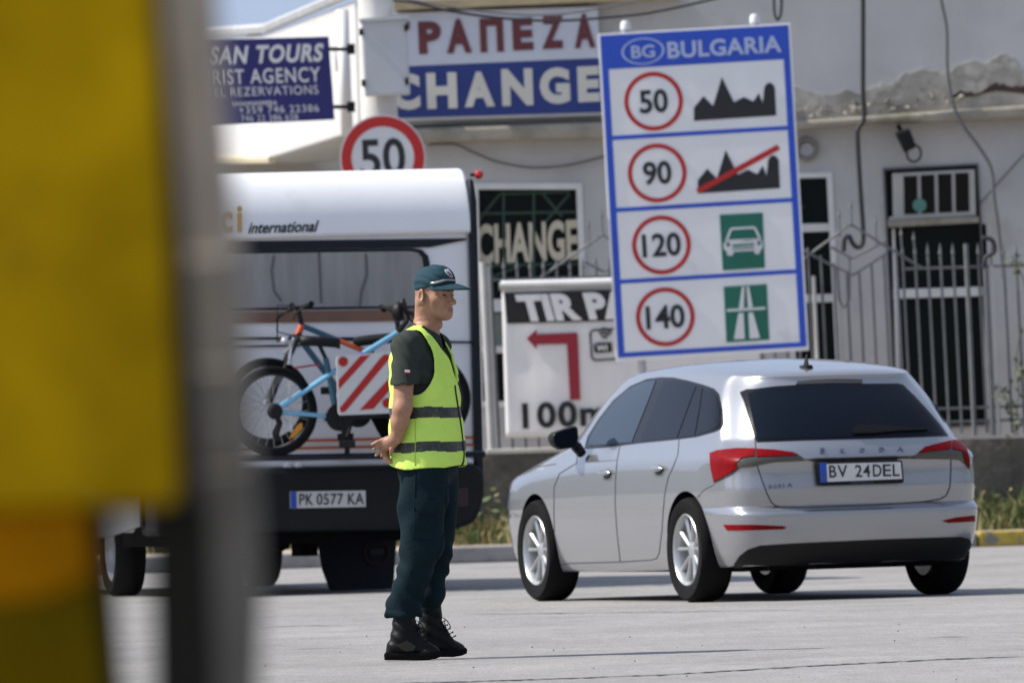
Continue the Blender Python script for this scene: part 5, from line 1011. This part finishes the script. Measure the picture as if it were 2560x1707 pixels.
body_m = field_obj(bd, 'body', [M['skin'], M['lips'], M['stubble_skin']], man, skin_mi, 2); BB = bvh_of(body_m); MX[man]
def mray(px, py, bvh): return cray(px, py, bvh, man)
for s_ in (1, -1):
    b = MB(); b.grid([[Vector(Hd(.0925 + .002 * math.sin(t), (.033 + .0135 * k) * s_, -.0215 + .0032 * math.sqrt(max(0, 1 - k * k)) * math.cos(t))) for t in np.linspace(0, 2 * math.pi, 8, endpoint=False)] for k in np.linspace(-1, 1, 7)], cu=True); b.build('eye', M['hair_dark'], man, world=False, smooth=True)
    b = MB(); b.tube([Vector(Hd(f, r * s_, u)) for f, r, u in ((.104, .010, -.004), (.101, .026, .002), (.091, .042, .0015), (.078, .052, -.006))], [.0035, .0046, .0038, .0018], 8); b.build('eyebrow', M['hair_dark'], man, world=False, smooth=True)
# ---- cap
cf = Field(HC - .2, HC + np.array((.26, .2, .2)), .0032)
cf.ell(Hd(.014, 0, .034), (.099, .081, .083), HA, .01); cf.ell(Hd(.045, 0, .052), (.062, .066, .058), HA, .03)
def below(X, Y, Z):
    q = [(X - HC[0]), (Y - HC[1]), (Z - HC[2])]; f = q[0] * hf[0] + q[1] * hf[1] + q[2] * hf[2]; u = q[0] * hu[0] + q[1] * hu[1] + q[2] * hu[2]; return u - (.010 + .19 * f + 1.2 * np.maximum(-f - .03, 0) * -.12)
cf.put(below, HC - .2, HC + .2, .004, sub=True)
_X, _Y, _Z = np.meshgrid(*[cf.lo[i] + cf.h * np.arange(cf.n[i]) for i in range(3)], indexing='ij', sparse=True)
cf.D += (.0016 * np.sin((_Z - HC[2]) * 190 + (_X - HC[0]) * 45 + 2.2 * np.sin((_X - HC[0]) * 38)) * ((_X - HC[0]) < .05)).astype(np.float32)
cap = field_obj(cf, 'cap', M['cap_teal'], man, None, 2); CPB = bvh_of(cap)
rows = []
for k in range(9):
    v = k / 8; row = []
    for a in np.linspace(-1.30, 1.30, 31):
        L_ = .096 * max(0.0, math.cos(a * 1.17)) ** .8; f0, r0 = .014 + .096 * math.cos(a), .079 * math.sin(a)
        row.append(Vector(Hd(f0 + L_ * v, r0 * (1 + .06 * v), .0175 + .014 * math.cos(a) - .021 * v * v * math.cos(a) - .006 * v - .008 * v * math.sin(a) ** 2)))
    rows.append(row)
b = MB(); b.grid(rows); o = b.build('brim', M['cap_teal'], cap, world=False, smooth=True); q = o.modifiers.new('solid', 'SOLIDIFY'); q.thickness = .004; q.offset = 0
b = MB(); pts = [h[0] + h[1] * .003 for h in (mray(*A4(x, y), CPB) for x, y in ((690, 488), (760, 478), (830, 462), (900, 443), (950, 432), (1010, 430), (1070, 432), (1120, 440))) if h]
b.tube(pts, [.0062] * 4 + [.0045] * (len(pts) - 4), 8); b.build('cap_strap', mat('silver_braid', (.42, .42, .42), .35, .6, var=.4, vscale=70), cap, world=False, smooth=True)
new('badge_white', (.55, .55, .60), .5, var=.4, vscale=90); new('badge_red', (.40, .03, .03), .5); new('badge_green', (.04, .16, .07), .5)
bdg = decal('badge', on(A4, (935, 250), (985, 232), (1020, 262), (1058, 318), (1072, 360), (1062, 392), (1040, 380), (985, 338), (950, 295)), .003, M['badge_white'], cap, step=2, cast=lambda x, y: mray(x, y, CPB))
decal('badge_red', on(A4, (1000, 322), (1035, 318), (1056, 352), (1050, 374), (1018, 352)), .0045, M['badge_red'], cap, step=2, cast=lambda x, y: mray(x, y, CPB)).parent = bdg
decal('badge_green', on(A4, (968, 292), (1000, 290), (1018, 312), (990, 318)), .0045, M['badge_green'], cap, step=2, cast=lambda x, y: mray(x, y, CPB)).parent = bdg
# ---- shirt with sleeves and collar
sf_ = Field((-.30, -.36, .90), (.26, .36, 1.62), .0045)
sf_.put(lambda X, Y, Z: np.maximum(torso(X, Y, Z, .030)[0], 1.0 - Z), (-.3, -.3, 1.0), (.3, .3, 1.6), .02)
HEM = P(1012, 962, -.2)[2]
for a, c, y2 in ((P(1018, 866, -.165), P(1010, 985, -.225), 0), (P(1092, 866, .185), P(1046, 985, .245), 0)): sf_.cone(a, c, .066, .064, .035)
sf_.ell(P(1018, 862, -.155), (.07, .06, .055), None, .03)
def hem(X, Y, Z): vv = np.abs(X * rb[0] + Y * rb[1]); return np.maximum(Z - (HEM - .03 * (X + .07)), .165 - np.abs(Y) + 0 * X)
sf_.put(hem, (-.3, -.4, .9), (.3, .4, HEM + .02), .004, sub=True)
def inarm(X, Y, Z):
    t = np.clip((SH[2] - Z) / (SH[2] - EL[2]), 0, 1.2); return np.sqrt((X - SH[0] - (EL[0] - SH[0]) * t) ** 2 + (Y - SH[1] - (EL[1] - SH[1]) * t) ** 2) - .055 + np.maximum(Z - HEM - .03, 0) * 3
sf_.put(inarm, (-.25, -.36, HEM - .05), (.1, -.1, HEM + .04), .003, sub=True)
def neckhole(X, Y, Z): return np.sqrt((X - NB0[0]) ** 2 + Y ** 2) - .066 + np.maximum(P(1060, 850)[2] - Z, 0) * 4
sf_.put(neckhole, (-.1, -.1, 1.40), (.15, .1, 1.62), .004, sub=True)
_X, _Y, _Z = np.meshgrid(*[sf_.lo[i] + sf_.h * np.arange(sf_.n[i]) for i in range(3)], indexing='ij', sparse=True)
sf_.D += (.0028 * np.sin(_Z * 70 + _X * 60 + 2 * np.sin(_X * 30 + _Y * 20)) * (np.abs(_Y) > .15)).astype(np.float32)
shirt = field_obj(sf_, 'shirt', M['shirt_green'], man, None, 2); SB = bvh_of(shirt)
rows = []                                        # folded collar: steep ring, high at the nape, open in front
nc = P(1063, 836)
for rr, dz, dn in ((.064, .030, 0), (.067, .034, 0), (.074, .012, 0), (.082, -.012, 0)):
    row = []
    for a in np.linspace(.42, 2 * math.pi - .42, 40):
        f, r = math.cos(a), math.sin(a); wing = .030 * max(0, math.cos(a)) ** 3 * (1 if dz < 0 else .3)
        row.append(Vector(nc + fb * (f * rr * 1.06 + (.012 if f > 0 else 0)) + rb * (r * rr) + np.array((0, 0, dz - f * .036 - wing))))
    rows.append(row)
b = MB(); b.grid(rows); o = b.build('collar', M['shirt_green'], shirt, world=False, smooth=60); q = o.modifiers.new('solid', 'SOLIDIFY'); q.thickness = .004
decal('sleeve_flag', on(A3, (313, 796), (350, 798), (350, 820), (314, 822)), .003, M['plate_white'], shirt, step=1.5, cast=lambda x, y: mray(x, y, SB))
decal('sleeve_flag_red', on(A3, (313, 812), (350, 813), (350, 822), (314, 823)), .0042, M['badge_red'], shirt, step=1.5, cast=lambda x, y: mray(x, y, SB))
# ---- reflective vest
vf = Field((-.30, -.30, .84), (.28, .30, 1.60), .004)
ZV = lambda y: P(1068, y)[2]
def vest(X, Y, Z):
    d, u, v = torso(X, Y, Z); d = d + .011 - .007 * np.clip((ZV(1050) - Z) / .2, 0, 1)
    fold = .0045 * np.sin(u * 34 + Z * 9 + 1.5 * np.sin(Z * 14)) * np.clip((ZV(990) - Z) / .12, 0, 1) + .0025 * np.sin(Z * 60 + u * 25 + v * 20)
    d = np.abs(d + fold) - .0055
    hemz = ZV(1171) + .020 * np.clip(-(u + .05) / .1, 0, 1) + .02 * np.clip((u - .12) / .06, 0, 1) + .004 * np.sin(u * 22)
    d = np.maximum(d, hemz - Z)
    nk = np.sqrt(((u + .005) / .088) ** 2 + (v / .086) ** 2) * .087 - .087; d = np.maximum(d, -nk)
    wv = .088 * np.clip((Z - ZV(964)) / (ZV(850) - ZV(964)), 0, 1.15); vc = np.maximum(np.abs(v) - wv, -(u - .02)); d = np.maximum(d, -np.where(Z > ZV(966), vc, .05))
    ah = (np.sqrt(((u - .002) / .093) ** 2 + ((Z - ZV(906)) / .148) ** 2) - 1) * .09; ac = np.maximum(ah, .085 - np.abs(v)); d = np.maximum(d, -ac)
    return np.maximum(d, Z - P(1060, 812)[2])
vf.put(vest, (-.3, -.3, .84), (.28, .3, 1.6), .001)
def band(c):
    z = c[:, 2]; out = np.zeros(len(c)); w_ = .003 * np.sin(c[:, 0] * 30)
    for y0, y1 in ((1018, 1045), (1104, 1129)): out[(z < ZV(y0) + w_) & (z > ZV(y1) + w_)] = 1
    return out
vo = field_obj(vf, 'vest', [M['vest_yellow'], M['vest_band']], man, band, 2); VB = bvh_of(vo)
def vtube(name, pts, r, m):
    out = []
    for a, c in zip(pts, pts[1:]):
        n = max(1, int(math.hypot(c[0] - a[0], c[1] - a[1]) / 5))
        for i in range(n):
            h = mray(a[0] + (c[0] - a[0]) * i / n, a[1] + (c[1] - a[1]) * i / n, VB)
            if h: out.append(h[0] + h[1] * .001)
    b = MB(); b.tube(out, r, 6); return b.build(name, m, vo, world=False, smooth=True)
vtube('zip', on(A3, (662, 905), (668, 960), (686, 1075), (704, 1180), (716, 1280), (726, 1380), (722, 1440), (700, 1475)), .0055, M['piping'])
vtube('seam', on(A3, (388, 1150), (388, 1290), (384, 1480)), .0018, mat('vest_seam', (.38, .56, .05), .8))
b = MB()
for k, txt in enumerate(('BORDER', 'POLICE')):   # print round the chest, only its first letters face the camera
    z = ZV(948 + 17 * k); lat = lambda q: VB.ray_cast(Vector(np.array((np.interp(z, _z, _cx), 0, z)) + fb * .6 + rb * q), Vector(-fb))
    for i, ch_ in enumerate(txt):
        q0 = -.012 - .024 * i; h0, h1 = lat(q0), lat(q0 - .018)
        if h0[0] and h1[0]: put_text(b, ch_, h0[0] + h0[1] * .001, h1[0] - h0[0], Vector((0, 0, .018)), t=.006, bold=.02)
b.build('vest_lettering', M['piping'], vo, world=False)
# ---- trousers
tf = Field((-.22, -.28, .10), (.26, .32, .98), .005)
NY, FY = -.105, .105
def leg(pts, yo, k=.03):
    for (x, y, r), (x2, y2, r2) in zip(pts, pts[1:]): tf.cone(P(x, y, yo), P(x2, y2, yo), r, r2, k)
leg([(1062, 1170, .112), (1056, 1250, .108), (1053, 1364, .094), (1030, 1450, .078), (1013, 1500, .072), (1010, 1526, .062)], NY); leg([(1078, 1170, .118), (1082, 1250, .108), (1086, 1364, .086), (1078, 1440, .066), (1072, 1490, .068), (1068, 1518, .058)], FY)
tf.ell(P(1066, 1160), (.138, .17, .13), None, .04)
for px, py, r, yo in ((1009, 1534, .058, NY), (1066, 1524, .054, FY)):
    c = P(px, py, yo); tf.ell(c, (r + .012, r + .008, .020), None, .008)
tf.cone(P(985, 1532, NY), P(967, 1541, NY - .01), .016, .010, .01); tf.cone(P(1078, 1518, FY), P(1098, 1531, FY - .04), .016, .009, .01)
_X, _Y, _Z = np.meshgrid(*[tf.lo[i] + tf.h * np.arange(tf.n[i]) for i in range(3)], indexing='ij', sparse=True)
lowm = np.clip((.62 - _Z) / .35, 0, 1)
tf.D += (.0075 * lowm * np.sin(_Z * 52 + _X * 38 + 2.6 * np.sin(_X * 17 + _Y * 9 + _Z * 6)) + .005 * np.sin(_X * 40 + _Z * 14 + 1.8 * np.sin(_Z * 11 + _Y * 12)) + .003 * np.sin(_Z * 33 - _X * 30 + _Y * 20)).astype(np.float32)
for px, py, r, yo in ((1009, 1536, .050, NY), (1066, 1526, .046, FY)): tf.cone(P(px, py + 22, yo), P(px, py - 12, yo), r, r, .004, sub=True)
tro = field_obj(tf, 'trousers', M['trouser_teal'], man, None, 2); TB = bvh_of(tro)
tc_ = lambda x, y: mray(x, y, TB)
decal('cargo_pocket', on(A5, (338, 400), (482, 408), (470, 610), (330, 596)), .004, M['trouser_teal'], tro, step=4, cast=tc_)
decal('pocket_flap', on(A5, (344, 304), (490, 320), (484, 390), (450, 418), (400, 418), (350, 380)), .015, M['trouser_teal'], tro, step=4, cast=tc_)
for pts in ([(345, 110), (338, 300), (330, 600)], [(575, 180), (565, 400), (540, 620), (480, 830), (400, 1000)]):
    o = []
    for a, c in zip(pts, pts[1:]):
        for i in range(14):
            hh = tc_(*A5(a[0] + (c[0] - a[0]) * i / 14, a[1] + (c[1] - a[1]) * i / 14))
            if hh: o.append(hh[0])
    b = MB(); b.tube(o, .0028, 6); b.build('trouser_seam', M['trouser_teal'], tro, world=False, smooth=True)
# ---- boots
def boot(dx, dy, yo, toe):
    bf = Field(P(940 + dx, 1660, yo) + np.array((0, -.12, 0)), P(1130 + dx, 1500, yo) + np.array((0, .12, 0)), .004); Q = lambda x, y, o=0.0: P(x + dx, y + dy, yo + o)
    bf.cone(Q(1011, 1535), Q(1008, 1590), .054, .050, .02); bf.cone(Q(1008, 1590), Q(990, 1624), .048, .037, .03); bf.cone(Q(1004, 1610), Q(1066, 1626, toe * .6), .045, .034, .03); bf.ell(Q(1074, 1628, toe * .7), (.045, .044, .030), None, .02); bf.ell(Q(985, 1622), (.036, .036, .034), None, .02)
    bf.cone(Q(1030, 1575), Q(1050, 1606, toe * .4), .028, .028, .03)
    fl = Q(1000, 1638)[2]; bf.put(lambda X, Y, Z: Z - fl + 0 * X + 0 * Y, (-9, -9, -9), (9, 9, fl), .002, sub=True)
    _X, _Y, _Z = np.meshgrid(*[bf.lo[i] + bf.h * np.arange(bf.n[i]) for i in range(3)], indexing='ij', sparse=True)
    bf.D += (.0022 * np.sin(_Z * 120 + _X * 70)).astype(np.float32)
    o = field_obj(bf, 'boot', M['boot_black'], man, None, 1)
    rows = []; ol = [(961, -.030), (964, -.040), (985, -.046), (1010, -.044), (1040, -.046), (1070, -.050), (1092, -.036), (1102, -.012)]
    out = [(x, y_ + toe * max(0, (x - 1000) / 110)) for x, y_ in ol] + [(x, -y_ + toe * max(0, (x - 1000) / 110)) for x, y_ in reversed(ol)]
    for yy, k in ((1630, .98), (1636, 1.02), (1648, 1.0), (1649.5, .96)): rows.append([Vector(Q(1030 + (x - 1030) * k, yy - (3.5 if x > 1085 and yy > 1640 else 0) - (4 if x > 1096 else 0), y_ * k)) for x, y_ in out])
    b = MB(); b.grid(rows, cu=True); b.add(rows[0], [tuple(range(len(out)))]); b.add(rows[-1], [tuple(range(len(out)))]); so2 = b.build('sole', M['sole_black'], o, world=False, smooth=40); so2.parent = o
    b = MB(); OB = bvh_of(o)
    for i in range(6):
        t = i / 5; a = Q(1030 + 34 * t, 1556 + 46 * t, -.030 + toe * .3 * t); c = Q(1040 + 34 * t, 1552 + 46 * t, .022 + toe * .3 * t); q = (a + c) / 2 + np.array((.010, 0, .008)); b.tube([Vector(a), Vector(q), Vector(c)], .0026, 5)
    b.tube([Vector(Q(1044, 1552)), Vector(Q(1054, 1560, -.02)), Vector(Q(1062, 1574, -.03)), Vector(Q(1052, 1582, -.03)), Vector(Q(1046, 1564, -.01))], .0026, 5); b.build('laces', M['sole_black'], o, world=False)
    return o
b1 = boot(0, 0, NY, -.02); b2 = boot(65, -8, FY, .0)
BT = bvh_of(b1); bc = lambda x, y: mray(x, y, BT)
decal('ankle_panel', on(A5, (205, 1370), (280, 1335), (345, 1378), (325, 1425), (250, 1405)), .003, mat('boot_grey', (.012, .012, .013), .3), b1, step=3, cast=bc)

# ================================================================ NEAR THE LENS: BARRIER HOUSING AND POST
DG = 8.7
new('barrier_yellow', (.43, .26, .003), .7, var=.38, vscale=7, spec=.03, stain=((.14, .075, .006), 5, .54, .14)); new('barrier_olive', (.125, .082, .001), .8, var=.3, vscale=6, spec=.03); new('post_upper_grey', (.37, .335, .29), .85, var=.25, vscale=7, spec=.1); new('post_mid_grey', (.28, .26, .23), .85, var=.25, vscale=7, spec=.1); new('post_base_grey', (.215, .20, .175), .85, var=.3, vscale=7, spec=.1); new('barrier_orange', (.37, .150, .001), .8, spec=.03, var=.3, vscale=7); new('barrier_dark', (.010, .009, .005), .7, spec=.2); new('post_grey', (.50, .44, .37), .85, var=.25, vscale=9, stain=((.20, .19, .18), 4, .56, .2))
bg_ = thing('barrier_housing', 'yellow steel barrier housing on two legs close up at the left edge', 'barrier', (W(200, 1700, DG).x, DG, 0))
def fgslab(pts, d, t, name, m, par, bev=.006):
    b = MB(); slab(b, pts, d, t); return b.build(name, M[m], par, bevel=bev)
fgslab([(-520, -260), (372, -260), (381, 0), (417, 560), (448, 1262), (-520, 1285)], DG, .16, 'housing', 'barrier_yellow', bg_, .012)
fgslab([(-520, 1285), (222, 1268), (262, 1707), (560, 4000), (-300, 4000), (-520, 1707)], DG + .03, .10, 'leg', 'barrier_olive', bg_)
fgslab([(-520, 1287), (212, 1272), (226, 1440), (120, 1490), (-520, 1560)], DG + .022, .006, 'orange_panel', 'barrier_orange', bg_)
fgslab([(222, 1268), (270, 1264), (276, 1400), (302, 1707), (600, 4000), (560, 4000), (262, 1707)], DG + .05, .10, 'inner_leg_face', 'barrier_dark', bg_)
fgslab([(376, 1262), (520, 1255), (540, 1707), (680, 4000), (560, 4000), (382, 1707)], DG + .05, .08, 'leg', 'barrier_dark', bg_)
fgslab([(380, -260), (392, -260), (400, 0), (458, 600), (505, 1262), (446, 1262), (415, 560), (379, 0)], DG + .02, .12, 'side_return', 'barrier_dark', bg_)  # dark colour stands for the shade on the housing's side
fgslab([(270, 1262), (400, 1258), (400, 1280), (290, 1290)], DG + .06, .06, 'cross_bar', 'barrier_dark', bg_)
gp_ = thing('post', 'pale grey square post just right of the yellow barrier housing', 'post', (W(590, 1700, DG + .22).x, DG + .22, 0))
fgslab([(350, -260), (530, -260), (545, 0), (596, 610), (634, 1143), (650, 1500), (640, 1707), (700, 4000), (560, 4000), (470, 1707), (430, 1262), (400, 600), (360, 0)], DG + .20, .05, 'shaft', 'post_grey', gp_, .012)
fgslab([(406, 640), (599, 622), (622, 900), (421, 912)], DG + .196, .058, 'upper_tone', 'post_upper_grey', gp_)  # slabs stepping the post's tone darker towards the ground
fgslab([(421, 914), (622, 902), (637, 1150), (427, 1180)], DG + .192, .066, 'middle_tone', 'post_mid_grey', gp_)
fgslab([(427, 1182), (637, 1152), (655, 1500), (646, 1707), (706, 4000), (560, 4000), (466, 1707)], DG + .189, .072, 'base_tone', 'post_base_grey', gp_)
